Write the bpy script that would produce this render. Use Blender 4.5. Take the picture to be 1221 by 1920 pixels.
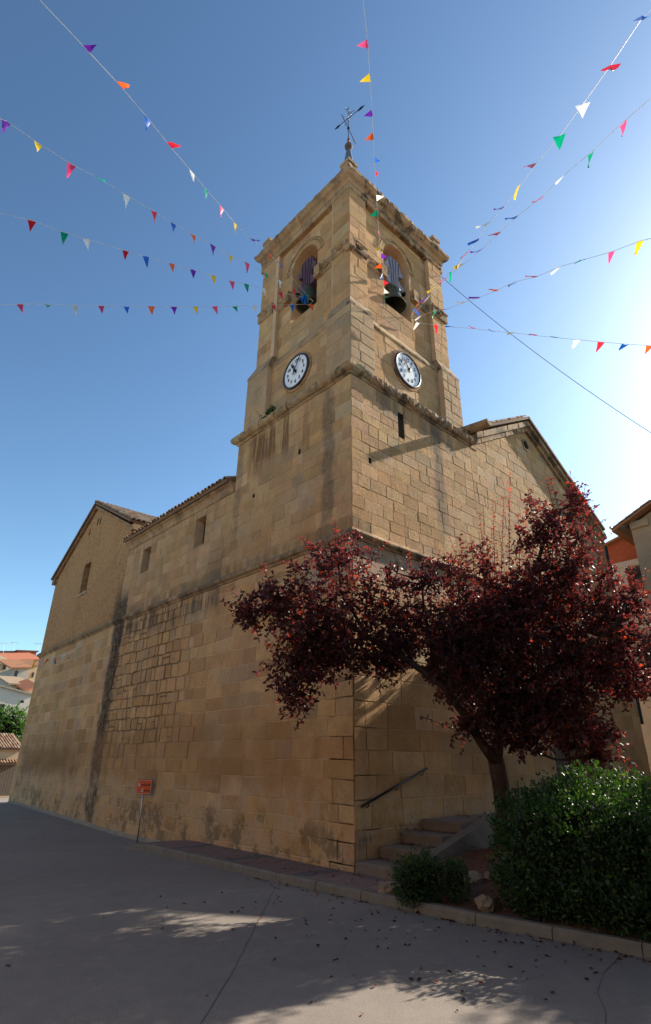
import bpy, math, random
import numpy as np
from mathutils import Vector, Matrix

# ------------------------------------------------------------------ scene, camera, light
for o in list(bpy.data.objects): bpy.data.objects.remove(o)
scene = bpy.context.scene
COL = scene.collection
rnd = random.Random(7)
nrng = np.random.default_rng(11)

PW, PH, F0 = 1221.0, 1920.0, 1042.83
CAM = np.array([-8.318, -8.206, 1.8])
AZ, TILT, ROLL = math.radians(47.594), math.radians(24.193), math.radians(0.724)
_f = np.array([math.cos(AZ)*math.cos(TILT), math.sin(AZ)*math.cos(TILT), math.sin(TILT)])
_r0 = np.array([math.sin(AZ), -math.cos(AZ), 0.0]); _u0 = np.cross(_r0, _f)
CR = math.cos(ROLL)*_r0 + math.sin(ROLL)*_u0
CU = -math.sin(ROLL)*_r0 + math.cos(ROLL)*_u0
CF = _f
cam_data = bpy.data.cameras.new('camera'); cam = bpy.data.objects.new('camera', cam_data); COL.objects.link(cam)
cam_data.sensor_fit = 'HORIZONTAL'; cam_data.sensor_width = 36.0; cam_data.lens = F0/PW*36.0
cam_data.clip_start = 0.1; cam_data.clip_end = 2000
M = Matrix.Identity(4)
for i in range(3):
    M[i][0] = CR[i]; M[i][1] = CU[i]; M[i][2] = -CF[i]; M[i][3] = CAM[i]
cam.matrix_world = M
scene.camera = cam

SUN = np.array([6.6, -1.0, 4.0]); SUN /= np.linalg.norm(SUN)
sun_el = math.asin(SUN[2]); sun_rot = math.atan2(SUN[0], SUN[1])
world = bpy.data.worlds.new('World'); scene.world = world; world.use_nodes = True
wn = world.node_tree; bg = wn.nodes['Background']
sky = wn.nodes.new('ShaderNodeTexSky'); sky.sky_type = 'NISHITA'; sky.sun_disc = False
sky.sun_elevation = sun_el; sky.sun_rotation = sun_rot
sky.altitude = 300; sky.air_density = 1.0; sky.dust_density = 0.8; sky.ozone_density = 1.6
gm = wn.nodes.new('ShaderNodeGamma'); gm.inputs[1].default_value = 1.28
wn.links.new(sky.outputs[0], gm.inputs[0]); wb_ = wn.nodes.new('ShaderNodeVectorMath'); wb_.operation = 'MULTIPLY'; wb_.inputs[1].default_value = (0.84, 0.92, 0.85)
wn.links.new(gm.outputs[0], wb_.inputs[0]); wn.links.new(wb_.outputs[0], bg.inputs[0]); bg.inputs[1].default_value = 0.085
sl = bpy.data.lights.new('sun', 'SUN'); sl.energy = 5.0; sl.angle = math.radians(0.53); sl.color = (1.0, 0.90, 0.76)
so = bpy.data.objects.new('sun', sl); COL.objects.link(so)
so.rotation_euler = Vector(SUN).to_track_quat('Z', 'Y').to_euler(); so.location = (30, -20, 40)
vs = scene.view_settings; vs.view_transform = 'Standard'; vs.look = 'None'; vs.exposure = 1.0; vs.gamma = 1.0
vs.use_curve_mapping = False
scene.render.resolution_x = 651; scene.render.resolution_y = 1024

# ------------------------------------------------------------------ pixel helpers
def ray(px, py): return CF + CR*(px-PW/2)/F0 - CU*(py-PH/2)/F0
def pxd(px, py, d): return CAM + ray(px, py)*d
def pxy(px, py, Y): d = ray(px, py); return CAM + d*((Y-CAM[1])/d[1])
def pxx(px, py, X): d = ray(px, py); return CAM + d*((X-CAM[0])/d[0])
def pxz(px, py, Z): d = ray(px, py); return CAM + d*((Z-CAM[2])/d[2])
def depth(P): return float((np.array(P)-CAM)@CF)
def proj(P):
    v = np.array(P, float)-CAM; z = v@CF
    return PW/2+F0*(v@CR)/z, PH/2-F0*(v@CU)/z, z

# ------------------------------------------------------------------ materials
class NT:
    def __init__(s, name):
        s.m = bpy.data.materials.new(name); s.m.use_nodes = True; s.t = s.m.node_tree
        s.b = s.t.nodes['Principled BSDF']; s.out = s.t.nodes['Material Output']; s._pos = None
    def n(s, kind): return s.t.nodes.new(kind)
    def link(s, a, b): s.t.links.new(a, b)
    def put(s, sock, v):
        if hasattr(v, 'is_output') or isinstance(v, bpy.types.NodeSocket): s.link(v, sock)
        elif v is not None:
            if isinstance(v, (tuple, list)) and len(v) == 3 and sock.type == 'RGBA': v = (*v, 1)
            sock.default_value = v
    @property
    def pos(s):
        if s._pos is None: s._pos = s.n('ShaderNodeNewGeometry').outputs['Position']
        return s._pos
    def xyz(s):
        k = s.n('ShaderNodeSeparateXYZ'); s.link(s.pos, k.inputs[0]); return k.outputs
    def math(s, op, a, b=None, c=None, clamp=False):
        k = s.n('ShaderNodeMath'); k.operation = op; k.use_clamp = clamp
        s.put(k.inputs[0], a); s.put(k.inputs[1], b)
        if c is not None: s.put(k.inputs[2], c)
        return k.outputs[0]
    def scale(s, v, sc):
        k = s.n('ShaderNodeVectorMath'); k.operation = 'MULTIPLY'; s.put(k.inputs[0], v); k.inputs[1].default_value = sc; return k.outputs[0]
    def noise(s, sc, det=4, rough=0.55, vec=None, out='Fac'):
        k = s.n('ShaderNodeTexNoise'); k.inputs['Scale'].default_value = sc; k.inputs['Detail'].default_value = det
        k.inputs['Roughness'].default_value = rough; s.link(vec if vec is not None else s.pos, k.inputs['Vector']); return k.outputs[out]
    def voro(s, sc, vec=None, feat='F1', out='Distance'):
        k = s.n('ShaderNodeTexVoronoi'); k.feature = feat; k.inputs['Scale'].default_value = sc
        s.link(vec if vec is not None else s.pos, k.inputs['Vector']); return k.outputs[out]
    def step(s, v, a, b):
        k = s.n('ShaderNodeMapRange'); k.interpolation_type = 'SMOOTHSTEP'
        s.put(k.inputs[0], v); k.inputs[1].default_value = a; k.inputs[2].default_value = b; k.inputs[3].default_value = 0; k.inputs[4].default_value = 1
        return k.outputs[0]
    def rng(s, v, a, b, c, d):
        k = s.n('ShaderNodeMapRange'); s.put(k.inputs[0], v)
        for i, q in enumerate((a, b, c, d)): k.inputs[i+1].default_value = q
        return k.outputs[0]
    def mix(s, f, a, b, mode='MIX'):
        k = s.n('ShaderNodeMix'); k.data_type = 'RGBA'; k.blend_type = mode; k.clamp_factor = True
        s.put(k.inputs[0], f); s.put(k.inputs[6], a); s.put(k.inputs[7], b); return k.outputs[2]
    def attr(s, name='Col'):
        k = s.n('ShaderNodeAttribute'); k.attribute_name = name; return k.outputs['Color']
    def bump(s, h, strength, dist, prev=None):
        k = s.n('ShaderNodeBump'); k.inputs['Strength'].default_value = strength; k.inputs['Distance'].default_value = dist
        s.link(h, k.inputs['Height'])
        if prev is not None: s.link(prev, k.inputs['Normal'])
        return k.outputs[0]
    def set(s, **kw):
        for k, v in kw.items():
            key = {'color': 'Base Color', 'rough': 'Roughness', 'normal': 'Normal', 'spec': 'Specular IOR Level', 'metal': 'Metallic'}[k]
            s.put(s.b.inputs[key], v)
        return s.m

def mul(s, *a):
    r = a[0]
    for q in a[1:]: r = s.math('MULTIPLY', r, q)
    return r

def stone_mat(name, base=None, chisel=0.0, wet=True, dirt=1.0, bump=1.0, tint=(1, 1, 1), darkbed=False, lichen=0.0):
    s = NT(name); X, Y, Z = s.xyz()
    col = s.attr() if base is None else s.mix(0, base, base)
    n1 = s.noise(2.2, 6, 0.6); n2 = s.noise(14, 5, 0.65); n3 = s.noise(0.55, 4, 0.5); n4 = s.noise(60, 3, 0.6)
    col = s.mix(1, col, s.mix(n1, (0.62, 0.60, 0.58), (1.34, 1.33, 1.30)), 'MULTIPLY')
    col = s.mix(1, col, s.mix(n2, (0.72, 0.70, 0.68), (1.26, 1.27, 1.28)), 'MULTIPLY')
    col = s.mix(1, col, s.mix(s.step(n4, 0.3, 0.7), (0.86, 0.85, 0.84), (1.1, 1.1, 1.1)), 'MULTIPLY')
    fleck = s.noise(28, 5, 0.75); col = s.mix(s.math('MULTIPLY', s.step(fleck, 0.60, 0.70), 0.55), col, (0.12, 0.082, 0.045))
    col = s.mix(s.math('MULTIPLY', s.step(s.noise(20, 4, 0.7), 0.60, 0.72), 0.35), col, (0.52, 0.41, 0.27))
    # warm ochre clouds and grey weathering, each with a shape of its own
    col = s.mix(s.math('MULTIPLY', s.step(n3, 0.5, 0.72), 0.35), col, (0.36, 0.215, 0.095))
    ng = s.noise(1.1, 5, 0.6, s.scale(s.pos, (1, 1, 0.55)))
    col = s.mix(s.math('MULTIPLY', s.step(ng, 0.56, 0.78), 0.30), col, (0.27, 0.235, 0.18))
    drip = s.noise(2.6, 5, 0.6, s.scale(s.pos, (1.5, 1.5, 0.13)))
    blot = s.noise(3.2, 6, 0.7)
    onL = s.step(X, 0.75, 0.55); onR = s.math('SUBTRACT', 1.0, s.step(Y, 0.35, 0.5))
    onLl = s.math('MULTIPLY', s.step(Y, 0.0, 0.05), onL)
    wob = s.math('MULTIPLY', s.math('SUBTRACT', s.noise(1.7, 4, 0.6), 0.5), 0.55)
    Yw = s.math('ADD', Y, wob); Xw = s.math('ADD', X, wob); Zw = s.math('ADD', Z, s.math('MULTIPLY', wob, 1.5))
    def band(v, a, b, soft): return s.math('MULTIPLY', s.step(v, a-soft, a+soft), s.math('SUBTRACT', 1.0, s.step(v, b-soft, b+soft)))
    def over(mask, c): 
        nonlocal col
        col = s.mix(mask, col, c)
    dk = s.rng(s.noise(5.0, 8, 0.78), 0.34, 0.56, 0.40, 1.0)
    # dark lichen runs
    over(mul(s, onL, band(s.math('ADD', Yw, s.math('MULTIPLY', s.math('SUBTRACT', s.noise(6, 6, 0.75), 0.5), 0.5)), 11.8, 12.7, 0.12), band(Z, 0.0, 7.5, 0.35), dk, 1.0*dirt), (0.045, 0.038, 0.030))
    over(mul(s, onL, band(Yw, 0.62, 1.02, 0.09), band(Z, 6.9, 11.0, 0.5), dk, 0.62*dirt), (0.075, 0.068, 0.058))
    over(mul(s, onL, band(Yw, 4.72, 4.98, 0.07), band(Z, 7.8, 11.0, 0.4), dk, 0.40*dirt), (0.09, 0.08, 0.07))
    over(mul(s, onR, band(Xw, 3.35, 3.78, 0.12), band(Z, 7.6, 11.0, 0.5), dk, 0.70*dirt), (0.07, 0.064, 0.055))
    over(mul(s, onR, band(Xw, 1.0, 5.4, 0.3), band(Z, 10.35, 11.0, 0.3), s.step(drip, 0.44, 0.62), 0.55*dirt), (0.09, 0.08, 0.07))
    # drips below and moss above the string course
    over(mul(s, onL, band(Y, 5.3, 12.6, 0.4), band(Zw, 5.75, 6.45, 0.3), s.step(drip, 0.40, 0.58), 0.80*dirt), (0.060, 0.050, 0.042))
    over(mul(s, onL, band(Z, 6.45, 6.95, 0.14), s.step(drip, 0.30, 0.6), 0.55*dirt), (0.085, 0.072, 0.042))
    over(mul(s, onL, band(Z, 6.45, 7.6, 0.3), band(Yw, 5.2, 6.3, 0.3), 0.42*dirt), (0.10, 0.088, 0.06))
    over(mul(s, band(Z, 5.55, 6.42, 0.16), band(X, -1, 3.2, 0.5), band(Y, -1, 1.7, 0.3), 0.55), (0.33, 0.29, 0.245))
    # rust-brown runs under the tower cornice
    over(mul(s, onLl, band(Yw, 1.7, 4.4, 0.25), band(Zw, 9.75, 11.0, 0.35), s.step(drip, 0.43, 0.56), 0.85), (0.130, 0.066, 0.030))
    over(mul(s, onLl, band(Y, 5.3, 12.3, 0.3), band(Zw, 8.9, 9.5, 0.25), s.step(drip, 0.50, 0.64), 0.45), (0.20, 0.10, 0.06))
    # iron-brown damp band and pale repointed / mossy foot
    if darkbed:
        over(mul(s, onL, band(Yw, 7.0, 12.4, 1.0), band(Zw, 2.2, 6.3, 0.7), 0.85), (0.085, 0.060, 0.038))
    if wet:
        low = s.math('MAXIMUM', onL, onR)
        over(mul(s, low, band(Zw, 1.15, 2.75, 0.42), s.rng(s.noise(0.8, 4, 0.6), 0.35, 0.6, 0.25, 1.0), 0.62), (0.215, 0.125, 0.055))
        over(mul(s, onLl, band(Yw, 14.2, 22.0, 0.6), band(Zw, 1.1, 2.2, 0.25), 0.45), (0.13, 0.068, 0.028))
        over(mul(s, low, band(Zw, -0.4, 1.25, 0.22), s.step(s.noise(2.1, 9, 0.75), 0.46, 0.53), 0.62), (0.37, 0.285, 0.19))
        over(mul(s, low, band(Zw, -0.5, 0.75, 0.25), s.step(s.noise(1.3, 9, 0.78), 0.50, 0.57), 0.62*dirt), (0.075, 0.066, 0.040))
    if lichen:
        over(mul(s, s.step(s.noise(2.3, 6, 0.68), 0.47, 0.60), s.math('ADD', 0.45, mul(s, onR, 0.45)), lichen), (0.052, 0.045, 0.036))
        over(mul(s, s.step(s.noise(7.0, 5, 0.7), 0.55, 0.68), 0.5*lichen), (0.10, 0.075, 0.045))
    col = s.mix(1, col, tuple(a*b for a, b in zip(tint, (1.14, 1.035, 1.00))), 'MULTIPLY')
    h = s.math('ADD', s.math('MULTIPLY', n2, 0.6), s.math('MULTIPLY', n4, 0.35))
    nb = s.bump(h, 0.55*bump, 0.030)
    if chisel:
        tool = s.noise(30, 4, 0.7, s.scale(s.pos, (2.2, 2.2, 0.5))); fine = s.noise(85, 3, 0.65); lump = s.noise(6, 4, 0.6)
        hh = s.math('ADD', s.math('ADD', s.math('MULTIPLY', tool, 0.55), s.math('MULTIPLY', fine, 0.5)), s.math('MULTIPLY', lump, 1.2))
        nb = s.bump(hh, chisel, 0.030, nb)
    return s.set(color=col, rough=0.93, normal=nb, spec=0.18)

MAT = {}
MAT['ashlar'] = stone_mat('ashlar_stone', chisel=0.25)
MAT['chisel'] = stone_mat('chiselled_stone', chisel=0.55)
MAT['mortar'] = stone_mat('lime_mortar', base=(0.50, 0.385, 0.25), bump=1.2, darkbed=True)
MAT['dkmortar'] = stone_mat('old_mortar', base=(0.145, 0.10, 0.058), bump=1.4)
MAT['trim'] = stone_mat('trim_stone', chisel=0.4, wet=False, lichen=0.9, bump=1.3)

def simple(name, color, rough=0.7, metal=0.0, spec=0.4, nscale=None, namt=0.25, bump=0.0, bscale=40):
    s = NT(name); c = color
    if nscale:
        n = s.noise(nscale, 5, 0.6); lo = tuple(1-namt for _ in 'rgb'); hi = tuple(1+namt for _ in 'rgb')
        c = s.mix(1, s.mix(0, color, color), s.mix(n, lo, hi), 'MULTIPLY')
    kw = dict(color=c, rough=rough, metal=metal, spec=spec)
    if bump: kw['normal'] = s.bump(s.noise(bscale, 4, 0.6), bump, 0.02)
    return s.set(**kw)

def rubble_mat():
    s = NT('rubble_render'); X, Y, Z = s.xyz()
    v = s.voro(5.5, s.scale(s.pos, (1, 1, 1.7)), out='Color'); d = s.voro(5.5, s.scale(s.pos, (1, 1, 1.7)))
    k = s.n('ShaderNodeSeparateColor'); s.link(v, k.inputs[0])
    col = s.mix(k.outputs[0], (0.27, 0.165, 0.085), (0.42, 0.28, 0.155))
    col = s.mix(s.step(d, 0.32, 0.6), col, (0.36, 0.235, 0.125))
    col = s.mix(1, col, s.mix(s.noise(9, 6, 0.7), (0.55, 0.54, 0.52), (1.4, 1.4, 1.38)), 'MULTIPLY')
    col = s.mix(s.math('MULTIPLY', s.step(s.noise(0.8, 5, 0.6), 0.5, 0.7), 0.4), col, (0.25, 0.145, 0.07))
    wob = s.math('MULTIPLY', s.math('SUBTRACT', s.noise(1.7, 4, 0.6), 0.5), 0.6)
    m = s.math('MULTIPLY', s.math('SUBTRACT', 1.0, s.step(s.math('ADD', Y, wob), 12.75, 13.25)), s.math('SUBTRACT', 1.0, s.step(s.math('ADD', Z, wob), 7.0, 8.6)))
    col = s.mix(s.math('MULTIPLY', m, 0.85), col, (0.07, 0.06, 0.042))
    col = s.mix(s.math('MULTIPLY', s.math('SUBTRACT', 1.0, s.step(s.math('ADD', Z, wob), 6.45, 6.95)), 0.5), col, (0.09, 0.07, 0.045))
    col = s.mix(1, col, (1.18, 1.0, 0.88), 'MULTIPLY')
    h = s.math('ADD', s.math('MULTIPLY', s.noise(9, 6, 0.7), 1.0), s.math('MULTIPLY', d, -0.8))
    return s.set(color=col, rough=0.95, spec=0.1, normal=s.bump(h, 0.9, 0.06))
MAT['rubble'] = rubble_mat()

def tile_mat():
    s = NT('clay_tile'); col = s.attr()
    col = s.mix(1, col, s.mix(s.noise(7, 5, 0.65), (0.5, 0.5, 0.5), (1.45, 1.42, 1.38)), 'MULTIPLY')
    col = s.mix(s.math('MULTIPLY', s.step(s.noise(4, 5, 0.7), 0.52, 0.66), 0.55), col, (0.20, 0.19, 0.15))
    return s.set(color=col, rough=0.9, spec=0.15, normal=s.bump(s.noise(45, 4, 0.6), 0.3, 0.01))
MAT['tile'] = tile_mat()

def road_mat():
    s = NT('road_concrete')
    n = s.noise(0.35, 6, 0.6); n2 = s.noise(5, 6, 0.65); n3 = s.noise(70, 3, 0.6)
    col = s.mix(n, (0.180, 0.154, 0.132), (0.280, 0.242, 0.210))
    col = s.mix(1, col, s.mix(n2, (0.82, 0.82, 0.82), (1.18, 1.18, 1.18)), 'MULTIPLY')
    col = s.mix(1, col, s.mix(n3, (0.80, 0.80, 0.80), (1.2, 1.2, 1.2)), 'MULTIPLY')
    col = s.mix(s.math('MULTIPLY', s.step(s.noise(0.9, 5, 0.65), 0.56, 0.7), 0.30), col, (0.135, 0.115, 0.10))
    spk = s.noise(160, 2, 0.6); col = s.mix(s.math('MULTIPLY', s.step(spk, 0.56, 0.70), 0.5), col, (0.34, 0.31, 0.28)); col = s.mix(s.math('MULTIPLY', s.step(s.noise(110, 2, 0.6), 0.58, 0.70), 0.55), col, (0.08, 0.07, 0.062))
    col = s.mix(s.math('MULTIPLY', s.step(s.noise(2.2, 6, 0.7), 0.58, 0.66), 0.35), col, (0.31, 0.275, 0.245))
    nb = s.bump(s.math('ADD', s.math('MULTIPLY', n2, 0.35), n3), 0.45, 0.014)
    return s.set(color=col, rough=0.9, spec=0.2, normal=nb)
MAT['road'] = road_mat()
MAT['fillet'] = simple('pale_fillet_mortar', (0.27, 0.225, 0.175), 0.95, spec=0.1, nscale=6, namt=0.4, bump=0.6)
MAT['kerb'] = simple('kerb_concrete', (0.165, 0.150, 0.130), 0.9, spec=0.2, nscale=6, namt=0.35, bump=0.4)
MAT['paver'] = simple('pink_paver', (0.205, 0.135, 0.118), 0.85, spec=0.2, nscale=5, namt=0.35, bump=0.3)
MAT['paver2'] = simple('grey_paver', (0.12, 0.112, 0.108), 0.85, spec=0.2, nscale=5, namt=0.35, bump=0.3)
MAT['concrete'] = simple('step_concrete', (0.16, 0.125, 0.105), 0.9, spec=0.2, nscale=5, namt=0.4, bump=0.4)
MAT['stringer'] = simple('stringer_concrete', (0.135, 0.122, 0.11), 0.85, spec=0.25, nscale=4, namt=0.25, bump=0.25)
MAT['soil'] = simple('reddish_soil', (0.115, 0.062, 0.045), 0.97, spec=0.1, nscale=9, namt=0.6, bump=1.0, bscale=25)
MAT['rock'] = simple('pale_rock', (0.25, 0.195, 0.145), 0.92, spec=0.15, nscale=6, namt=0.4, bump=0.8, bscale=18)
MAT['wood'] = simple('dark_wood', (0.055, 0.028, 0.018), 0.65, spec=0.3, nscale=8, namt=0.4, bump=0.3, bscale=30)
MAT['oldwood'] = simple('grey_wood', (0.13, 0.095, 0.07), 0.8, spec=0.2, nscale=8, namt=0.4, bump=0.4, bscale=30)
MAT['iron'] = simple('black_iron', (0.018, 0.018, 0.021), 0.45, metal=0.6, nscale=20, namt=0.3)
MAT['rust'] = simple('rusty_iron', (0.23, 0.055, 0.03), 0.7, metal=0.2, nscale=20, namt=0.4)
MAT['galv'] = simple('galvanised_steel', (0.40, 0.40, 0.40), 0.45, metal=0.8, nscale=12, namt=0.2)
MAT['lead'] = simple('lead_sheet', (0.17, 0.185, 0.21), 0.4, metal=0.5, nscale=10, namt=0.3)
MAT['white'] = simple('white_enamel', (0.80, 0.80, 0.82), 0.3, spec=0.5)
MAT['rim'] = simple('dark_blue_rim', (0.028, 0.026, 0.042), 0.35, spec=0.5)
MAT['black'] = simple('black_paint', (0.012, 0.012, 0.014), 0.4)
MAT['orange'] = simple('orange_sign_face', (0.62, 0.085, 0.018), 0.45, nscale=30, namt=0.1)
MAT['signtext'] = simple('sign_dark_lettering', (0.10, 0.018, 0.012), 0.5)
MAT['signwhite'] = simple('sign_white_mark', (0.62, 0.52, 0.48), 0.5)
MAT['bronze'] = simple('green_bronze', (0.075, 0.085, 0.065), 0.5, metal=0.55, nscale=10, namt=0.4, bump=0.2)
MAT['yoke'] = simple('blue_grey_yoke', (0.245, 0.235, 0.30), 0.7, spec=0.25, nscale=7, namt=0.25, bump=0.2)
MAT['yoke2'] = simple('plum_yoke', (0.115, 0.06, 0.085), 0.7, spec=0.25, nscale=7, namt=0.25, bump=0.2)
MAT['cord'] = simple('white_cord', (0.74, 0.74, 0.74), 0.6)
MAT['cable'] = simple('black_cable', (0.02, 0.022, 0.03), 0.6)
MAT['plaster_cream'] = simple('cream_plaster', (0.44, 0.325, 0.21), 0.93, spec=0.12, nscale=1.5, namt=0.2, bump=0.25, bscale=30)
MAT['plaster_white'] = simple('white_plaster', (0.52, 0.47, 0.40), 0.93, spec=0.12, nscale=1.2, namt=0.15, bump=0.2, bscale=30)
MAT['plaster_grey'] = simple('grey_plaster', (0.40, 0.355, 0.30), 0.93, spec=0.12, nscale=1.2, namt=0.25, bump=0.3, bscale=20)
MAT['plaster_tan'] = simple('tan_plaster', (0.46, 0.34, 0.22), 0.93, spec=0.12, nscale=1.2, namt=0.25, bump=0.3, bscale=20)
MAT['brickwall'] = simple('red_brick_render', (0.36, 0.105, 0.05), 0.92, spec=0.12, nscale=5, namt=0.35, bump=0.4, bscale=18)
MAT['glass'] = simple('dark_glass', (0.02, 0.024, 0.03), 0.12, spec=0.5)
MAT['dark'] = simple('dark_interior', (0.02, 0.016, 0.012), 0.95, spec=0.0)
MAT['bark'] = simple('dark_bark', (0.060, 0.038, 0.030), 0.9, spec=0.15, nscale=12, namt=0.5, bump=1.0, bscale=22)
MAT['hill'] = simple('dry_hillside', (0.20, 0.165, 0.10), 0.95, spec=0.1, nscale=0.3, namt=0.4, bump=0.5, bscale=3)
MAT['core'] = simple('dark_block_core', (0.010, 0.013, 0.007), 0.95, spec=0.05)  # dark fill for the solid cores added inside shrubs to block light
MAT['joint'] = simple('road_joint_tar', (0.085, 0.072, 0.062), 0.9, nscale=9, namt=0.3)

def leaf_mat(name, trans, tf=0.35, rough=0.36, spec=0.5):
    s = NT(name); col = s.attr()
    s.set(color=col, rough=rough, spec=spec)
    tr = s.n('ShaderNodeBsdfTranslucent'); s.link(s.mix(1, col, trans, 'MULTIPLY'), tr.inputs[0])
    mx = s.n('ShaderNodeMixShader'); mx.inputs[0].default_value = tf
    s.link(s.b.outputs[0], mx.inputs[1]); s.link(tr.outputs[0], mx.inputs[2]); s.link(mx.outputs[0], s.out.inputs[0])
    return s.m
MAT['purple'] = leaf_mat('purple_leaf', (4.4, 1.9, 1.3), 0.44, 0.48, 0.40)
MAT['green'] = leaf_mat('green_leaf', (2.2, 2.6, 0.7), 0.32, 0.46, 0.38)

FLAGC = {'purple': (0.16, 0.02, 0.42), 'orange': (0.85, 0.13, 0.02), 'blue': (0.01, 0.13, 0.60), 'red': (0.75, 0.02, 0.04),
         'white': (0.78, 0.78, 0.76), 'green': (0.0, 0.34, 0.17), 'pink': (0.80, 0.08, 0.22), 'yellow': (0.80, 0.55, 0.02)}
for k, c in FLAGC.items():
    s = NT(k+'_plastic_pennant'); s.set(color=c, rough=0.35, spec=0.4)
    tr = s.n('ShaderNodeBsdfTranslucent'); tr.inputs[0].default_value = (*c, 1)
    mx = s.n('ShaderNodeMixShader'); mx.inputs[0].default_value = 0.45
    s.link(s.b.outputs[0], mx.inputs[1]); s.link(tr.outputs[0], mx.inputs[2]); s.link(mx.outputs[0], s.out.inputs[0])
    MAT['flag_'+k] = s.m

# ------------------------------------------------------------------ mesh helpers
class MB:
    def __init__(s): s.v = []; s.f = []; s.c = []
    def add(s, vs, fs, col=(0.4, 0.3, 0.18)):
        b = len(s.v); s.v += [tuple(map(float, q)) for q in vs]; s.c += [col]*len(vs); s.f += [tuple(b+i for i in q) for q in fs]
    def merge(s, o):
        b = len(s.v); s.v += o.v; s.c += o.c; s.f += [tuple(b+i for i in q) for q in o.f]
    def build(s, name, mat, parent=None, smooth=False, **props):
        me = bpy.data.meshes.new(name); me.from_pydata(s.v, [], s.f); me.validate(); me.update()
        if len(me.vertices) == len(s.c):
            at = me.color_attributes.new('Col', 'FLOAT_COLOR', 'POINT')
            at.data.foreach_set('color', np.array([(*c[:3], 1.0) for c in s.c], dtype=np.float32).ravel())
        me.materials.append(MAT[mat] if isinstance(mat, str) else mat)
        if smooth: me.polygons.foreach_set('use_smooth', [True]*len(me.polygons))
        return obj(name, me, parent, **props)
    def box(s, a, b, col=(0.4, 0.3, 0.18)):
        (x0, y0, z0), (x1, y1, z1) = a, b
        s.add([(x0, y0, z0), (x1, y0, z0), (x1, y1, z0), (x0, y1, z0), (x0, y0, z1), (x1, y0, z1), (x1, y1, z1), (x0, y1, z1)],
              [(0, 3, 2, 1), (4, 5, 6, 7), (0, 1, 5, 4), (1, 2, 6, 5), (2, 3, 7, 6), (3, 0, 4, 7)], col)
    def frustum(s, z0, r0, z1, r1, col=(0.4, 0.3, 0.18)):
        (a, b, c, d), (e, f, g, h) = r0, r1     # x0,x1,y0,y1
        s.add([(a, c, z0), (b, c, z0), (b, d, z0), (a, d, z0), (e, g, z1), (f, g, z1), (f, h, z1), (e, h, z1)],
              [(0, 3, 2, 1), (4, 5, 6, 7), (0, 1, 5, 4), (1, 2, 6, 5), (2, 3, 7, 6), (3, 0, 4, 7)], col)
    def tube(s, pts, radii, n=6, col=(0.4, 0.3, 0.18), cap=True):
        pts = [np.array(p, float) for p in pts]; rings = []
        t0 = pts[1]-pts[0]; ref = np.array([0, 0, 1.0]) if abs(t0[2]) < 0.9*np.linalg.norm(t0) else np.array([1.0, 0, 0])
        vs = []; m = len(pts)
        for i, p in enumerate(pts):
            t = pts[min(i+1, m-1)]-pts[max(i-1, 0)]; t /= (np.linalg.norm(t)+1e-9)
            a = np.cross(ref, t); la = np.linalg.norm(a)
            if la < 1e-4: a = np.cross(np.array([0, 1.0, 0]), t); la = np.linalg.norm(a)
            a /= la; b = np.cross(t, a); ref = np.cross(t, a) if False else ref
            r = radii[i] if hasattr(radii, '__len__') else radii
            for k in range(n):
                q = 2*math.pi*k/n; vs.append(p+r*(math.cos(q)*a+math.sin(q)*b))
        fs = []
        for i in range(m-1):
            for k in range(n):
                k2 = (k+1) % n; fs.append((i*n+k, i*n+k2, (i+1)*n+k2, (i+1)*n+k))
        if cap: fs.append(tuple(range(n-1, -1, -1))); fs.append(tuple((m-1)*n+k for k in range(n)))
        s.add(vs, fs, col)
    def lathe(s, prof, center, n=20, col=(0.4, 0.3, 0.18), axis=None, ax2=None, ax3=None):
        c = np.array(center, float)
        A = np.array((0, 0, 1.0)) if axis is None else np.array(axis, float)
        B = np.array((1.0, 0, 0)) if ax2 is None else np.array(ax2, float)
        D = np.cross(A, B)
        vs = []; m = len(prof)
        for r, h in prof:
            for k in range(n):
                q = 2*math.pi*k/n; vs.append(c+A*h+r*(math.cos(q)*B+math.sin(q)*D))
        fs = [(i*n+k, i*n+(k+1) % n, (i+1)*n+(k+1) % n, (i+1)*n+k) for i in range(m-1) for k in range(n)]
        s.add(vs, fs, col)

def obj(name, me, parent=None, **props):
    o = bpy.data.objects.new(name, me); COL.objects.link(o)
    if parent is not None: o.parent = parent
    for k, v in props.items():
        if v is not None: o[k] = v
    return o
def thing(name, label, cat, loc=(0, 0, 0), group=None):
    return_o = bpy.data.objects.new(name, None); COL.objects.link(return_o); return_o.empty_display_size = 0.2
    return_o['label'] = label; return_o['category'] = cat
    if group: return_o['group'] = group
    return return_o

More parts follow.
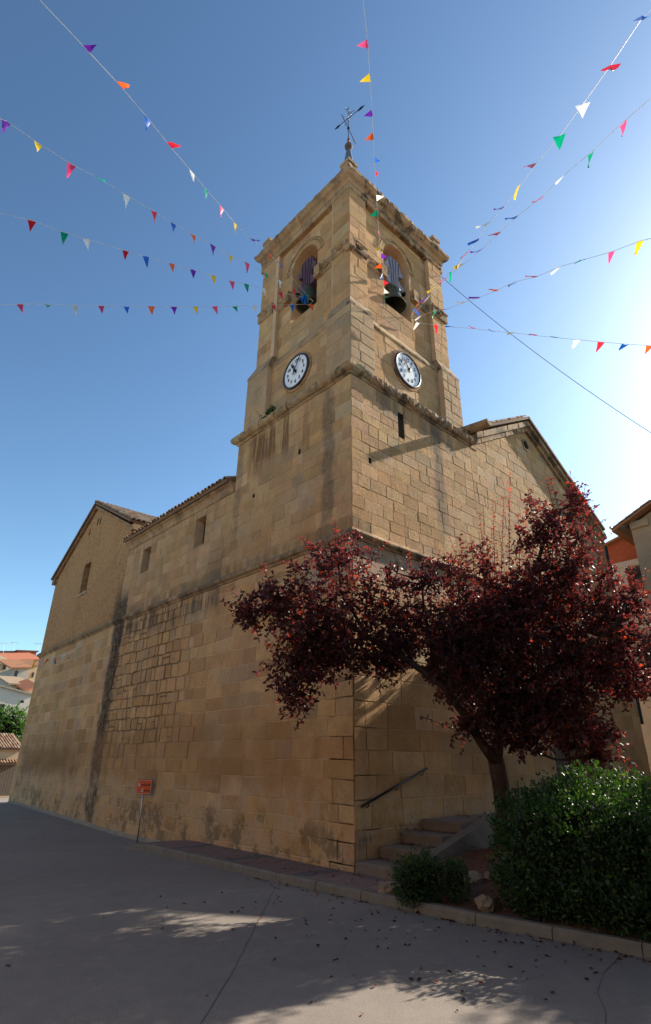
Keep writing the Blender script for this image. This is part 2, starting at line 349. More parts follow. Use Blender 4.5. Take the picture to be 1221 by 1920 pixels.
class Frame:     # wall frame: u along wall, v = z, d outward
    def __init__(s, O, U, N):
        s.O = np.array(O, float); s.U = np.array(U, float); s.N = np.array(N, float)
        s.flip = np.dot(np.cross(s.U, (0, 0, 1.0)), s.N) < 0
    def p(s, u, v, d=0.0): return s.O+s.U*u+np.array((0, 0, v))+s.N*d
    def off(s, d): return Frame(s.O+s.N*d, s.U, s.N)
    def box(s, mb, u0, u1, v0, v1, d0, d1, col=(0.4, 0.3, 0.18)):
        P = [s.p(u, v, d) for d in (d0, d1) for (u, v) in ((u0, v0), (u1, v0), (u1, v1), (u0, v1))]
        F = [(0, 3, 2, 1), (4, 5, 6, 7), (0, 1, 5, 4), (1, 2, 6, 5), (2, 3, 7, 6), (3, 0, 4, 7)]
        if s.flip: F = [tuple(reversed(f)) for f in F]
        mb.add(P, F, col)
    def prism(s, mb, poly, d0, d1, col=(0.4, 0.3, 0.18)):
        n = len(poly); P = [s.p(u, v, d) for d in (d0, d1) for (u, v) in poly]
        F = [tuple(range(n-1, -1, -1)), tuple(range(n, 2*n))]+[(i, (i+1) % n, n+(i+1) % n, n+i) for i in range(n)]
        if s.flip: F = [tuple(reversed(f)) for f in F]
        mb.add(P, F, col)
FL = Frame((0, 0, 0), (0, 1, 0), (-1, 0, 0))
FR = Frame((0, 0, 0), (1, 0, 0), (0, -1, 0))
_ta = np.array((0.0, 12.5)); _tb = np.array((0.47, 22.7)); _td = (_tb-_ta)/np.linalg.norm(_tb-_ta)
FT = Frame((0, 12.5, 0), (_td[0], _td[1], 0), (-_td[1], _td[0], 0))

def wall_holes(mb, fr, u0, u1, v0, v1, holes, thick, d=0.0):
    us = sorted({u0, u1, *[h[0] for h in holes], *[h[1] for h in holes]}); vv = sorted({v0, v1, *[h[2] for h in holes], *[h[3] for h in holes]})
    for i in range(len(us)-1):
        j = 0
        while j < len(vv)-1:
            def inside(jj):
                cu = (us[i]+us[i+1])/2; cv = (vv[jj]+vv[jj+1])/2
                return any(h[0] < cu < h[1] and h[2] < cv < h[3] for h in holes)
            if inside(j): j += 1; continue
            k = j
            while k+1 < len(vv)-1 and not inside(k+1): k += 1
            fr.box(mb, us[i], us[i+1], vv[j], vv[k+1], d-thick, d); j = k+1

STONE_TINTS = [((0.405, 0.275, 0.140), 6), ((0.42, 0.29, 0.152), 6), ((0.395, 0.258, 0.120), 3), ((0.40, 0.262, 0.145), 2), ((0.365, 0.275, 0.168), 1.5), ((0.45, 0.325, 0.185), 1.2), ((0.37, 0.238, 0.112), 2)]
def tint(r, var=0.10, grey=0.0):
    var = max(var, 0.15)
    c = r.choices([q[0] for q in STONE_TINTS], [q[1] for q in STONE_TINTS])[0]
    k = 1+r.uniform(-var, var)*1.1
    c = tuple(q*k*(1+r.uniform(-0.03, 0.03)) for q in c)
    if grey: c = tuple(q*(1-grey)+g*grey for q, g in zip(c, (0.29, 0.26, 0.20)))
    return c

def clip_poly(poly, clip):
    out = poly
    n = len(clip)
    for i in range(n):
        a, b = clip[i], clip[(i+1) % n]; nx, ny = -(b[1]-a[1]), b[0]-a[0]
        src = out; out = []
        for j in range(len(src)):
            p, q = src[j], src[(j+1) % len(src)]
            dp = (p[0]-a[0])*nx+(p[1]-a[1])*ny; dq = (q[0]-a[0])*nx+(q[1]-a[1])*ny
            if dp >= 0: out.append(p)
            if (dp > 0) != (dq > 0) and abs(dp-dq) > 1e-9:
                t = dp/(dp-dq)
                if 0 < t < 1: out.append((p[0]+(q[0]-p[0])*t, p[1]+(q[1]-p[1])*t))
        if len(out) < 3: return []
    res = []
    for p in out:
        if not res or math.hypot(p[0]-res[-1][0], p[1]-res[-1][1]) > 0.012: res.append(p)
    if len(res) > 2 and math.hypot(res[0][0]-res[-1][0], res[0][1]-res[-1][1]) < 0.012: res.pop()
    return res if len(res) > 2 else []
def area(p): return 0.5*sum(p[i][0]*p[(i+1) % len(p)][1]-p[(i+1) % len(p)][0]*p[i][1] for i in range(len(p)))
def inset(poly, d):
    n = len(poly); out = []
    for i in range(n):
        p0, p1, p2 = poly[i-1], poly[i], poly[(i+1) % n]
        e1 = (p1[0]-p0[0], p1[1]-p0[1]); e2 = (p2[0]-p1[0], p2[1]-p1[1])
        l1 = math.hypot(*e1)+1e-9; l2 = math.hypot(*e2)+1e-9
        n1 = (-e1[1]/l1, e1[0]/l1); n2 = (-e2[1]/l2, e2[0]/l2)
        k = 1+n1[0]*n2[0]+n1[1]*n2[1]
        if k < 0.2: k = 0.2
        out.append((p1[0]+(n1[0]+n2[0])/k*d, p1[1]+(n1[1]+n2[1])/k*d))
    return out

STONES = []     # (MB, wall part key, material, score)
def lay(fr, key, mat, u0, u1, v0, v1, h, l, seed, joint=0.014, chamfer=0.012, proud=(0.006, 0.02), jit=0.006, holes=(), clip=None,
        circ=None, warp=0.0, split=0.0, grey=0.0, weight=1.0, var=0.10, skip=None):
    r = random.Random(seed); v = v0; row = 0; fj = joint if callable(joint) else (lambda a, b: joint); flen = l if callable(l) else (lambda a, b: l); fjit = jit if callable(jit) else (lambda a, b: jit); fpr = proud if callable(proud) else (lambda a, b: proud)
    def wv(u, vv): return vv+warp*(math.sin(u*1.7+vv*2.1+seed)*0.6+math.sin(u*3.9+seed*2+vv)*0.4)
    while v < v1-0.03:
        hh = r.uniform(*h)
        if v+hh > v1-h[0]*0.55: hh = v1-v
        u = u0; first = True
        cells = []
        while u < u1-0.02:
            lc = flen(u, v); ll = r.uniform(*lc)*(r.uniform(0.4, 1) if first else 1); first = False
            if u+ll > u1-lc[0]*0.5: ll = u1-u
            cells.append((u, u+ll, v, v+hh)); u += ll
        cc = []
        for c in cells:
            if split and r.random() < (split(c[0], v) if callable(split) else split) and hh > 0.22:
                if c[1]-c[0] > 0.36 and r.random() < 0.5:
                    m = c[0]+(c[1]-c[0])*r.uniform(0.25, 0.75); cc += [(c[0], m, c[2], c[3]), (m, c[1], c[2], c[3])]
                else:
                    m = c[2]+hh*r.uniform(0.3, 0.7); cc += [(c[0], c[1], c[2], m), (c[0], c[1], m, c[3])]
            else: cc.append(c)
        hs = list(holes)
        if circ:
            uc, vc, R = circ
            if v+hh > vc and v < vc+R:
                w = math.sqrt(max(0, R*R-max(0, v-vc)**2)); hs.append((uc-w, uc+w, max(v, vc)-0.001, vc+R))
        for hbox in hs:
            nn = []
            for c in cc:
                a, b, e, f = c; ha, hb, he, hf = hbox
                if b <= ha or a >= hb or f <= he or e >= hf: nn.append(c); continue
                if a < ha: nn.append((a, ha, e, f))
                if b > hb: nn.append((hb, b, e, f))
                ma, mb_ = max(a, ha), min(b, hb)
                if e < he: nn.append((ma, mb_, e, he))
                if f > hf: nn.append((ma, mb_, hf, f))
            cc = nn
        for c in cc:
            if c[1]-c[0] < 0.05 or c[3]-c[2] < 0.05: continue
            if skip and skip((c[0]+c[1])/2, (c[2]+c[3])/2): continue
            poly = [(c[0], c[2]), (c[1], c[2]), (c[1], c[3]), (c[0], c[3])]
            if clip: poly = clip_poly(poly, clip)
            if len(poly) < 3 or abs(area(poly)) < 0.004: continue
            um, vm = (c[0]+c[1])/2, (c[2]+c[3])/2
            stone(fr, key, mat, poly, r, fj(um, vm), chamfer, fpr(um, vm), fjit(um, vm), (lambda a, b: wv(a, b)) if warp else None, grey, weight, var)
        v += hh; row += 1

def stone(fr, key, mat, poly, r, joint=0.014, chamfer=0.012, proud=(0.006, 0.02), jit=0.006, wv=None, grey=0.0, weight=1.0, var=0.10, col=None):
    mn = min(max(p[0] for p in poly)-min(p[0] for p in poly), max(p[1] for p in poly)-min(p[1] for p in poly))
    j = min(joint*r.uniform(0.5, 1.5), mn*0.2); ch = min(chamfer*r.uniform(0.6, 1.5), mn*0.18)
    # add mid points on long edges so edges can wander
    q = []
    for i in range(len(poly)):
        a, b = poly[i], poly[(i+1) % len(poly)]; q.append(a)
        L = math.hypot(b[0]-a[0], b[1]-a[1])
        if L > 0.22 and jit > 0: q.append(((a[0]+b[0])/2, (a[1]+b[1])/2))
    base = inset(q, j/2)
    base = [(p[0]+r.uniform(-jit, jit), p[1]+r.uniform(-jit, jit)) for p in base]
    top = inset(base, ch)
    if area(top) < 0.0008: return
    if wv: base = [(a, wv(a, b)) for a, b in base]; top = [(a, wv(a, b)) for a, b in top]
    d = r.uniform(*proud); tu, tv = r.uniform(-0.008, 0.008), r.uniform(-0.008, 0.008)
    cu = sum(p[0] for p in top)/len(top); cv = sum(p[1] for p in top)/len(top)
    m = MB(); n = len(base)
    P = [fr.p(a, b, -0.03) for a, b in base]+[fr.p(a, b, max(0.002, d-ch*0.7)) for a, b in base]+[fr.p(a, b, d+(a-cu)*tu+(b-cv)*tv) for a, b in top]
    F = [(i, (i+1) % n, n+(i+1) % n, n+i) for i in range(n)]+[(n+i, n+(i+1) % n, 2*n+(i+1) % n, 2*n+i) for i in range(n)]+[tuple(range(2*n, 3*n))]
    if fr.flip: F = [tuple(reversed(f)) for f in F]
    m.add(P, F, col or tint(r, var, grey))
    c = fr.p(cu, cv); px, py, z = proj(c)
    ar = abs(area(top)); face = abs(np.dot((CAM-c)/np.linalg.norm(CAM-c), fr.N))
    sc = ar*face/(z*z)*weight if (z > 0 and 0 < px < PW and 0 < py < PH) else 0
    STONES.append((m, key, mat, sc))

def mould(fr, prof, u0, u1, seg, seed, key_parent, name, mat, m0=0, m1=0, gap=0.006, jit=0.006, chip=0.0, sub=3):
    """moulding cut into blocks; prof = [(d, z)...]; m0/m1 = 1 mitre outwards at that end"""
    r = random.Random(seed); n = max(1, round((u1-u0)/seg)); cuts = [u0+(u1-u0)*i/n+(r.uniform(-0.18, 0.18)*seg if 0 < i < n else 0) for i in range(n+1)]
    res = []
    for i in range(n):
        m = MB(); a, b = cuts[i], cuts[i+1]; dz = r.uniform(-jit, jit); dd = r.uniform(-jit, jit)
        V = []; K = len(prof)
        for k in range(sub+1):
            t = k/sub; e = r.uniform(0, chip) if chip else 0
            for (d, z) in prof:
                ua = a+gap/2; ub = b-gap/2
                if i == 0 and m0: ua = u0-d*m0
                if i == n-1 and m1: ub = u1+d*m1
                dw = d*(1-e*r.uniform(0.3, 1.0))+(dd if d > 0.01 else 0)
                if (i == 0 and m0 and k == 0) or (i == n-1 and m1 and k == sub): dw = d
                V.append(fr.p(ua+(ub-ua)*t, z+dz, dw))
        F = []
        for k in range(sub):
            for q in range(K): F.append((k*K+q, k*K+(q+1) % K, (k+1)*K+(q+1) % K, (k+1)*K+q))
        F.append(tuple(range(K-1, -1, -1))); F.append(tuple(sub*K+q for q in range(K)))
        if not fr.flip: F = [tuple(reversed(f)) for f in F]
        m.add(V, F, tint(r, 0.12, 0.35))
        res.append(m.build(name, mat, key_parent))
    return res

# ------------------------------------------------------------------ ground
def ground_z(x, y):
    z = -0.13
    z -= 0.11*math.exp(-((y-8.6)/3.0)**2)
    if y > 12: z += 0.10*min(1, (y-12)/9.0)
    if y > 23: z -= 1.05*min(1, (y-23)/20.0)
    return z
def ground_sheet():
    m = MB()
    xs = [-400, -150, -60, -30, -16, -10, -7, -5, -3.5, -2.2, -1.2, -0.6, 0.0, 0.6, 2, 5, 9, 14, 20, 30, 60, 150, 400]
    ys = [-400, -150, -60, -30, -16, -10, -7, -5, -3, -1, 1, 3, 5, 6.5, 8, 9.5, 11, 13, 15, 18, 21, 24, 28, 33, 38, 43, 50, 60, 90, 150, 400]
    V = [(x, y, ground_z(x, y)) for y in ys for x in xs]; n = len(xs)
    F = [(j*n+i, j*n+i+1, (j+1)*n+i+1, (j+1)*n+i) for j in range(len(ys)-1) for i in range(n-1)]
    m.add(V, F); return m
road = ground_sheet().build('road', 'road', smooth=True, kind='structure')
# expansion joints in the concrete
def strip(name, pts, w, dz=0.004):
    m = MB(); r = random.Random(len(pts)*31)
    P = []
    for i in range(len(pts)-1):
        a, b = np.array(pts[i]), np.array(pts[i+1]); n = max(2, int(np.linalg.norm(b-a)/0.12))
        P += [a+(b-a)*k/n for k in range(n)]
    P.append(np.array(pts[-1])); V = []
    for i, p in enumerate(P):
        t = P[min(i+1, len(P)-1)]-P[max(0, i-1)]; t = t/np.linalg.norm(t); q = np.array((-t[1], t[0])); j = r.uniform(-0.006, 0.006)
        ww = w*r.uniform(0.5, 1.2)/2
        for s_ in (-1, 1): c = p+q*(s_*ww+j); V.append((c[0], c[1], ground_z(*c)+dz))
    m.add(V, [(2*i, 2*i+1, 2*i+3, 2*i+2) for i in range(len(P)-1)])
    return m.build(name, 'joint', road)
def g2(px, py): p = pxz(px, py, -0.13); return (p[0], p[1])
strip('expansion_joint', [g2(517, 1664), g2(478, 1740), g2(430, 1835), g2(370, 1930), g2(330, 2000)], 0.009)
strip('expansion_joint', [g2(0, 1662), g2(90, 1625), g2(180, 1588)], 0.009)
strip('expansion_joint', [g2(0, 1590), g2(110, 1586), g2(235, 1584)], 0.02)
strip('crack', [g2(1165, 1790), g2(1133, 1825), g2(1120, 1860), g2(1137, 1900), g2(1135, 1930)], 0.006)

# kerb line (road-side foot) and pavement
KL = [(-1.20, 7.0), (-1.12, 0.8), (-0.98, -1.34), (-0.88, -3.0), (-0.76, -3.66), (-0.55, -5.2), (-0.2, -7.6), (0.3, -10.5)]
def kx(y):
    for (x0, y0), (x1, y1) in zip(KL, KL[1:]):
        if y1 <= y <= y0: return x0+(x1-x0)*(y0-y)/(y0-y1)
    return KL[0][0] if y > KL[0][1] else KL[-1][0]
kerb = thing('kerb', '', ''); del kerb['label']; del kerb['category']; kerb['kind'] = 'structure'
y = 6.75; i = 0
kr = random.Random(3)
while y > -10:
    ln = 0.98; ya, yb = y-0.006, y-ln+0.006; m = MB()
    V = []
    for yy in (ya, (ya+yb)/2, yb):
        x = kx(yy); top = 0.0 if yy < 5.6 else -0.12+0.12*max(0, (6.8-yy)/1.2)
        g = ground_z(x, yy)-0.08; j = kr.uniform(-0.004, 0.004)
        for (dx, z) in ((0.0, g), (0.015, top-0.035), (0.04, top+j), (0.15, top+j), (0.15, g)): V.append((x+dx, yy, z))
    F = [(a*5+k, a*5+(k+1) % 5, (a+1)*5+(k+1) % 5, (a+1)*5+k) for a in (0, 1) for k in range(5)]+[(4, 3, 2, 1, 0), (10, 11, 12, 13, 14)]
    m.add(V, F); m.build('kerbstone', 'kerb', kerb); y -= ln
pave = MB()
V = []; 
pys = [6.8, 5.6, 4, 2, 0, -1.45]
for yy in pys:
    t = -0.012 if yy < 5.7 else -0.13
    V += [(kx(yy)+0.14, yy, t), (0.05, yy, t), (0.05, yy, -0.4), (kx(yy)+0.14, yy, -0.4)]
pave.add(V, [(a*4+k, a*4+(k+1) % 4, (a+1)*4+(k+1) % 4, (a+1)*4+k) for a in range(len(pys)-1) for k in range(4)])
pavement = pave.build('pavement', 'kerb', kind='structure')
pr = random.Random(9); yy = 6.6; row = 0
while yy > -1.35:
    dy = 0.30; grey = row % 7 == 6
    xs0 = kx(yy-dy/2)+0.155; n = 3
    for k in range(n):
        xa = xs0+(0.0-xs0)*k/n; xb = xs0+(0.0-xs0)*(k+1)/n; t = [0, 0]
        m = MB(); z0, z1 = [(-0.01 if q < 5.6 else -0.01-0.11*(q-5.6)/1.2) for q in (yy, yy-dy)]
        j = pr.uniform(-0.002, 0.003); e = 0.004
        m.add([(xa+e, yy-e, z0-0.03), (xb-e, yy-e, z0-0.03), (xb-e, yy-dy+e, z1-0.03), (xa+e, yy-dy+e, z1-0.03),
               (xa+e, yy-e, z0+j+0.012), (xb-e, yy-e, z0+j+0.012), (xb-e, yy-dy+e, z1+j+0.012), (xa+e, yy-dy+e, z1+j+0.012)],
              [(0, 1, 2, 3), (7, 6, 5, 4), (0, 4, 5, 1), (1, 5, 6, 2), (2, 6, 7, 3), (3, 7, 4, 0)])
        m.build('paving_tile', 'paver2' if grey else 'paver', pavement)
    yy -= dy; row += 1
# planting bed behind the kerb
def bed_z(x, y):
    t = min(1, max(0, (x+0.9)/3.2)); return -0.03+0.38*t*t*(3-2*t)+0.03*math.sin(x*3.1+y*2.3)+0.02*math.sin(x*7.3-y*5.1)
m = MB(); ys_ = [-0.98-0.25*k for k in range(38)]; n = 24; V = []
for yy in ys_:
    for k in range(n):
        x0 = kx(yy)+0.14 if yy < -1.45 else -0.15; x = x0+(11-x0)*(k/(n-1))**1.7; V.append((x, yy, bed_z(x, yy) if not (yy > -1.2) else min(bed_z(x, yy), 0.5)))
m.add(V, [(j*n+i, j*n+i+1, (j+1)*n+i+1, (j+1)*n+i) for j in range(len(ys_)-1) for i in range(n-1)])
bed = m.build('planting_bed', 'soil', smooth=True, kind='structure')

# ------------------------------------------------------------------ church
church = thing('church', 'old sandstone village church with square bell tower, two clocks and string course', 'church')
PART = {}
Z0 = -0.5
# --- lower wall, left face (tower foot and aisle)
win_n = [(6.62, 7.25, 8.1, 9.1), (10.45, 11.1, 8.1, 9.06)]
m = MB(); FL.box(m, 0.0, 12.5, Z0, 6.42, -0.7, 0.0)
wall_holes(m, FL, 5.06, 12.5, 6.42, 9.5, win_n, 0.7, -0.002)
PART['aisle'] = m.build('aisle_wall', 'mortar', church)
def rough_zone(u, v):     # 0 = tight ashlar, 1 = open weathered joints
    a = min(1, max(0, (u-5.6-0.5*math.sin(v*2.3))/1.6)); b = min(1, max(0, (v-1.5+0.3*math.sin(u*1.9))/0.8)); return a*b
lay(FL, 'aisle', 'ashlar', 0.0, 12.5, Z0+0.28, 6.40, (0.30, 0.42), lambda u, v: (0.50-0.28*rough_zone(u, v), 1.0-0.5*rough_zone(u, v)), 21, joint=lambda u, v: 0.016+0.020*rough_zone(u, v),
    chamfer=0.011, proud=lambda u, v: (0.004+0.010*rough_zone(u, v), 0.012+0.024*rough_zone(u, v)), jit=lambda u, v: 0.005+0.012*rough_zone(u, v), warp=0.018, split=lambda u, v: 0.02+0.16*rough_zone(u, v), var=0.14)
lay(FL, 'aisle', 'ashlar', 5.06, 12.5, 6.62, 9.36, (0.28, 0.40), (0.35, 0.80), 24, joint=0.011, chamfer=0.009, proud=(0.004, 0.014), holes=win_n, var=0.13, grey=0.10)
# --- transept
win_t = [(4.6, 5.55, 8.76, 10.15)]
m = MB(); FT.box(m, 0.0, 10.25, Z0, 6.42, -0.7, 0.003)
PART['transept'] = m.build('transept_wall', 'mortar', church)
lay(FT, 'transept', 'ashlar', 0.25, 10.25, Z0+0.3, 6.42, (0.38, 0.47), (0.55, 0.95), 31, joint=0.018, chamfer=0.007, proud=(0.006, 0.011), jit=0.004, var=0.05)
m = MB(); wall_holes(m, FT, 0.0, 10.2, 6.42, 10.5, win_t, 0.7, 0.012)
FT.prism(m, [(0.0, 10.5), (10.2, 10.5), (5.15, 12.98)], -0.688, 0.012)
u_ = m.build('transept_gable', 'rubble', church)
m = MB()
for (a, b) in ((4.35, 12.35), (4.75, 12.45), (5.75, 12.2)): FT.box(m, a, a+0.14, b-0.42, b-0.1, 0.004, 0.016)
m.build('vent_slot', 'dark', u_)
# transept return wall towards the nave roof
m = MB(); m.box((0.02, 12.42, 9.3), (6, 12.62, 10.45)); m.build('transept_return', 'mortar', church)
# --- tower shaft (z 6.42 - 11)
TX, TY = 5.33, 5.06
m = MB(); m.box((0.0, 0.0, 6.42), (TX, TY, 11.02)); 
PART['tower'] = m.build('tower_wall', 'mortar', church)
lay(FL, 'tower', 'ashlar', 0.0, TY, 6.62, 11.0, (0.30, 0.42), (0.40, 0.85), 41, joint=0.008, chamfer=0.008, proud=(0.004, 0.012), var=0.12, holes=[(1.92, 2.04, 9.39, 9.58), (3.96, 4.08, 8.79, 8.94)])
lay(FR, 'tower', 'chisel', 0.0, TX, 6.62, 11.0, (0.26, 0.35), (0.34, 0.75), 42, joint=0.007, chamfer=0.010, proud=(0.003, 0.011), jit=0.008, holes=[(1.82, 2.08, 9.86, 10.68), (0.60, 0.71, 8.57, 8.75)], split=0.05)
for fr_, bx in ((FR, (1.83, 2.07, 9.87, 10.67)), (FR, (0.61, 0.70, 8.58, 8.74)), (FL, (1.93, 2.03, 9.40, 9.57)), (FL, (3.97, 4.07, 8.80, 8.93))):
    m = MB(); fr_.box(m, *bx, -0.02, 0.003); m.build('slit_opening', 'dark', PART['tower'])
# --- front wall (right face)
door = (8.05, 9.7, 0.72, 3.3)
m = MB(); wall_holes(m, FR, 0.0, 15.0, Z0, 6.42, [door], 0.7, 0.0)
wall_holes(m, FR, TX, 15.0, 6.42, 10.2, [], 0.7, -0.003)
FR.prism(m, [(TX, 10.2), (15.0, 10.2), (9.4, 13.42), (TX, 11.14)], -0.703, -0.003)
PART['front'] = m.build('front_wall', 'mortar', church)
lay(FR, 'front', 'chisel', 0.0, 15.0, Z0+0.26, 6.42, (0.38, 0.50), (0.55, 1.05), 51, joint=0.011, chamfer=0.010, proud=(0.004, 0.016), holes=[door], weight=0.45)
lay(FR.off(-0.003), 'front', 'chisel', TX, 15.0, 6.62, 13.4, (0.29, 0.40), (0.38, 0.85), 52, joint=0.008, chamfer=0.010, proud=(0.003, 0.012), jit=0.008,
    clip=[(TX, 6.6), (15.0, 6.6), (15.0, 10.2), (9.4, 13.36), (TX, 11.12)], split=0.05, holes=[(9.06, 9.42, 12.48, 12.86)], weight=0.8)
# oculus in the gable
m = MB()
for k in range(20):
    a0, a1 = 2*math.pi*k/20, 2*math.pi*(k+1)/20; P = []
    for rr, dd in ((0.17, -0.06), (0.17, 0.03), (0.25, 0.035), (0.25, -0.02)):
        for a in (a0, a1): P.append(FR.p(9.24+rr*math.cos(a), 12.67+rr*math.sin(a), dd))
    m.add(P, [(0, 1, 3, 2), (2, 3, 5, 4), (4, 5, 7, 6)])
m.build('oculus_ring', 'trim', PART['front'])
m = MB(); FR.box(m, 9.05, 9.43, 12.47, 12.87, -0.05, -0.001); m.build('oculus', 'dark', PART['front'])
m = MB()
for (u0, u1, v0, v1) in ((15.0, 15.4, -0.5, 10.15),): m.box((14.6, 0.02, Z0), (14.98, 12, 10.2))
m.build('side_wall', 'mortar', church)

# --- string course
led = [(-0.05, 6.40), (0.03, 6.42), (0.06, 6.47), (0.12, 6.50), (0.14, 6.55), (0.12, 6.60), (0.05, 6.66), (-0.05, 6.68)]
sc_ = thing('string_course', '', ''); del sc_['label']; del sc_['category']; sc_.parent = church
mould(FL, led, 0.0, 12.55, 0.8, 1, sc_, 'string_course_stone', 'trim', m0=1, chip=0.12)
mould(FT, led, 0.0, 10.25, 0.9, 2, sc_, 'string_course_stone', 'trim', m1=1, chip=0.12)
mould(FR, led, 0.0, 15.0, 0.8, 3, sc_, 'string_course_stone', 'trim', m0=1, chip=0.12)
# --- tower cornice
cor = [(-0.05, 10.96), (0.03, 10.98), (0.06, 11.03), (0.13, 11.06), (0.18, 11.11), (0.20, 11.16), (0.205, 11.24), (0.16, 11.30), (-0.05, 11.33)]
tc = thing('tower_cornice', '', ''); del tc['label']; del tc['category']; tc.parent = church
mould(FL, cor, 0.0, TY, 0.62, 4, tc, 'cornice_stone', 'trim', m0=1, m1=1, chip=0.30, jit=0.014, sub=5)
mould(FR, cor, 0.0, TX, 0.60, 5, tc, 'cornice_stone', 'trim', m0=1, m1=1, chip=0.55, jit=0.016, sub=6)
# --- clock stage, z 11.3 - 14
PANL = 0.25; BP = 0.40
m = MB(); m.box((PANL, PANL, 11.0), (TX-PANL, TY-PANL, 13.6))
PART['belfry'] = m.build('belfry_wall', 'mortar', church)
FLp, FRp = FL.off(-PANL), FR.off(-PANL); FLb, FRb = FL.off(-0.08), FR.off(-0.08); FLq, FRq = FL.off(-0.26), FR.off(-0.26)
bw = 0.96
for nm, (xa, ya) in {'near': (0.08, 0.08), 'left': (0.08, TY-0.08-bw-0.18), 'right': (TX-0.08-bw, 0.08), 'back': (TX-0.08-bw, TY-0.08-bw)}.items():
    m = MB(); xb, yb = xa+bw, ya+bw+(0.18 if nm == 'left' else 0)
    m.box((xa, ya, 11.05), (xb, yb, 13.55)); m.build('corner_buttress', 'mortar', church)
    # weathered cap, then belfry pilaster
    ox0, oy0 = (0.18 if xa < 1 else 0), (0.18 if ya < 1 else 0); ox1, oy1 = (0.18 if xa > 1 else 0), (0.18 if ya > 1 else 0)
    m = MB(); pxa, pxb, pya, pyb = xa+ox0, xb-ox1-(0.02 if xa < 1 else 0), ya+oy0, yb-oy1
    m.frustum(13.53, (xa-0.012, xb+0.012, ya-0.012, yb+0.012), 13.62, (xa-0.012, xb+0.012, ya-0.012, yb+0.012), tint(rnd, 0.1, 0.5))
    m.frustum(13.62, (xa-0.012, xb+0.012, ya-0.012, yb+0.012), 14.05, (pxa-0.004, pxb+0.004, pya-0.004, pyb+0.004), tint(rnd, 0.1, 0.5))
    m.build('buttress_cap', 'trim', church)
    m = MB(); m.box((pxa, pya, 13.6), (pxb, pyb, 18.95)); m.build('corner_pilaster', 'mortar', church)
# stones on clock stage
bs = dict(joint=0.010, chamfer=0.008, proud=(0.004, 0.012), var=0.10)
lay(FLb, 'belfry', 'ashlar', 0.08, 1.04, 11.33, 13.53, (0.32, 0.40), (0.40, 0.62), 61, grey=0.45, **bs)
lay(FLb, 'belfry', 'ashlar', 3.84, 4.98, 11.33, 13.53, (0.32, 0.40), (0.40, 0.62), 62, grey=0.45, **bs)
lay(FRb, 'belfry', 'chisel', 0.08, 1.04, 11.33, 13.53, (0.32, 0.40), (0.40, 0.95), 63, grey=0.45, joint=0.014, chamfer=0.014, proud=(0.006, 0.02), jit=0.010)
lay(FRb, 'belfry', 'chisel', 4.29, 5.25, 11.33, 13.53, (0.32, 0.40), (0.40, 0.62), 64, grey=0.30, joint=0.014, chamfer=0.014, proud=(0.006, 0.02), jit=0.010)
lay(FLp, 'belfry', 'ashlar', 1.04, 3.84, 11.33, 13.5, (0.34, 0.44), (0.55, 0.95), 65, grey=0.05, **bs)
lay(FRp, 'belfry', 'chisel', 1.04, 4.29, 11.33, 13.5, (0.34, 0.44), (0.55, 0.95), 66, grey=0.05, **bs)
# sloping ledge above the clocks
for fr, a, b, sd in ((FL, 1.04, 3.84, 71), (FR, 1.04, 4.29, 72)):
    mould(fr, [(-0.5, 13.45), (-PANL+0.01, 13.46), (-PANL+0.035, 13.50), (-PANL+0.035, 13.56), (-BP+0.01, 13.92), (-0.5, 13.95)], a, b, 0.7, sd, church, 'sloping_ledge_stone', 'trim', chip=0.0)
# inner buttress cheeks show stone too
# --- belfry panels with arched openings
def arch_panel(mb, fr, u0, u1, v0, v1, uc, r, vs_, vp, thick, d):
    seg = 14; pts = [(uc-r, vs_)]+[(uc-r*math.cos(math.pi*k/seg), vp+r*math.sin(math.pi*k/seg)) for k in range(seg+1)]+[(uc+r, vs_)]
    def quad(a, b, c, e): 
        P = [fr.p(*a), fr.p(*b), fr.p(*c), fr.p(*e)]; mb.add(P, [(3, 2, 1, 0) if fr.flip else (0, 1, 2, 3)])
    for dd in (d, d-thick):
        D = lambda a: (a[0], a[1], dd)
        quad(D((u0, v0)), D((u1, v0)), D((u1, vs_)), D((u0, vs_)))
        quad(D((u0, vs_)), D((uc-r, vs_)), D((uc-r, vp)), D((u0, vp))); quad(D((uc+r, vs_)), D((u1, vs_)), D((u1, vp)), D((uc+r, vp)))
        quad(D((u0, vp)), D((uc-r, vp)), D((uc-r, v1)), D((u0, v1))); quad(D((uc+r, vp)), D((u1, vp)), D((u1, v1)), D((uc+r, v1)))
        for a, b in zip(pts[1:-1], pts[2:-1]): quad(D(a), D(b), D((b[0], v1)), D((a[0], v1)))
    for a, b in zip(pts, pts[1:]+pts[:1]): quad((*a, d), (*b, d), (*b, d-thick), (*a, d-thick))
AR = 0.65; SILL, SPR = 15.05, 17.30; UCL, UCR = 2.53, 2.63
m = MB()
arch_panel(m, FL, 0.9, 4.35, 13.5, 18.95, UCL, AR, SILL, SPR, 0.75, -BP)
arch_panel(m, FR, 0.9, 4.5, 13.5, 18.95, UCR, AR, SILL, SPR, 0.75, -BP)
FB1 = Frame((TX, 0, 0), (0, 1, 0), (1, 0, 0)); FB2 = Frame((0, TY, 0), (1, 0, 0), (0, 1, 0))
arch_panel(m, FB1, 0.9, 4.35, 13.5, 18.95, UCL, AR, SILL, SPR, 0.75, -BP)
arch_panel(m, FB2, 0.9, 4.5, 13.5, 18.95, UCR, AR, SILL, SPR, 0.75, -BP)
m.box((0.5, 0.5, 13.5), (TX-0.5, TY-0.5, 13.9)); m.box((0.45, 0.45, 18.6), (TX-0.45, TY-0.45, 19.0))
PART['bells'] = m.build('bell_chamber_wall', 'mortar', church)
FLr, FRr = FL.off(-BP), FR.off(-BP)
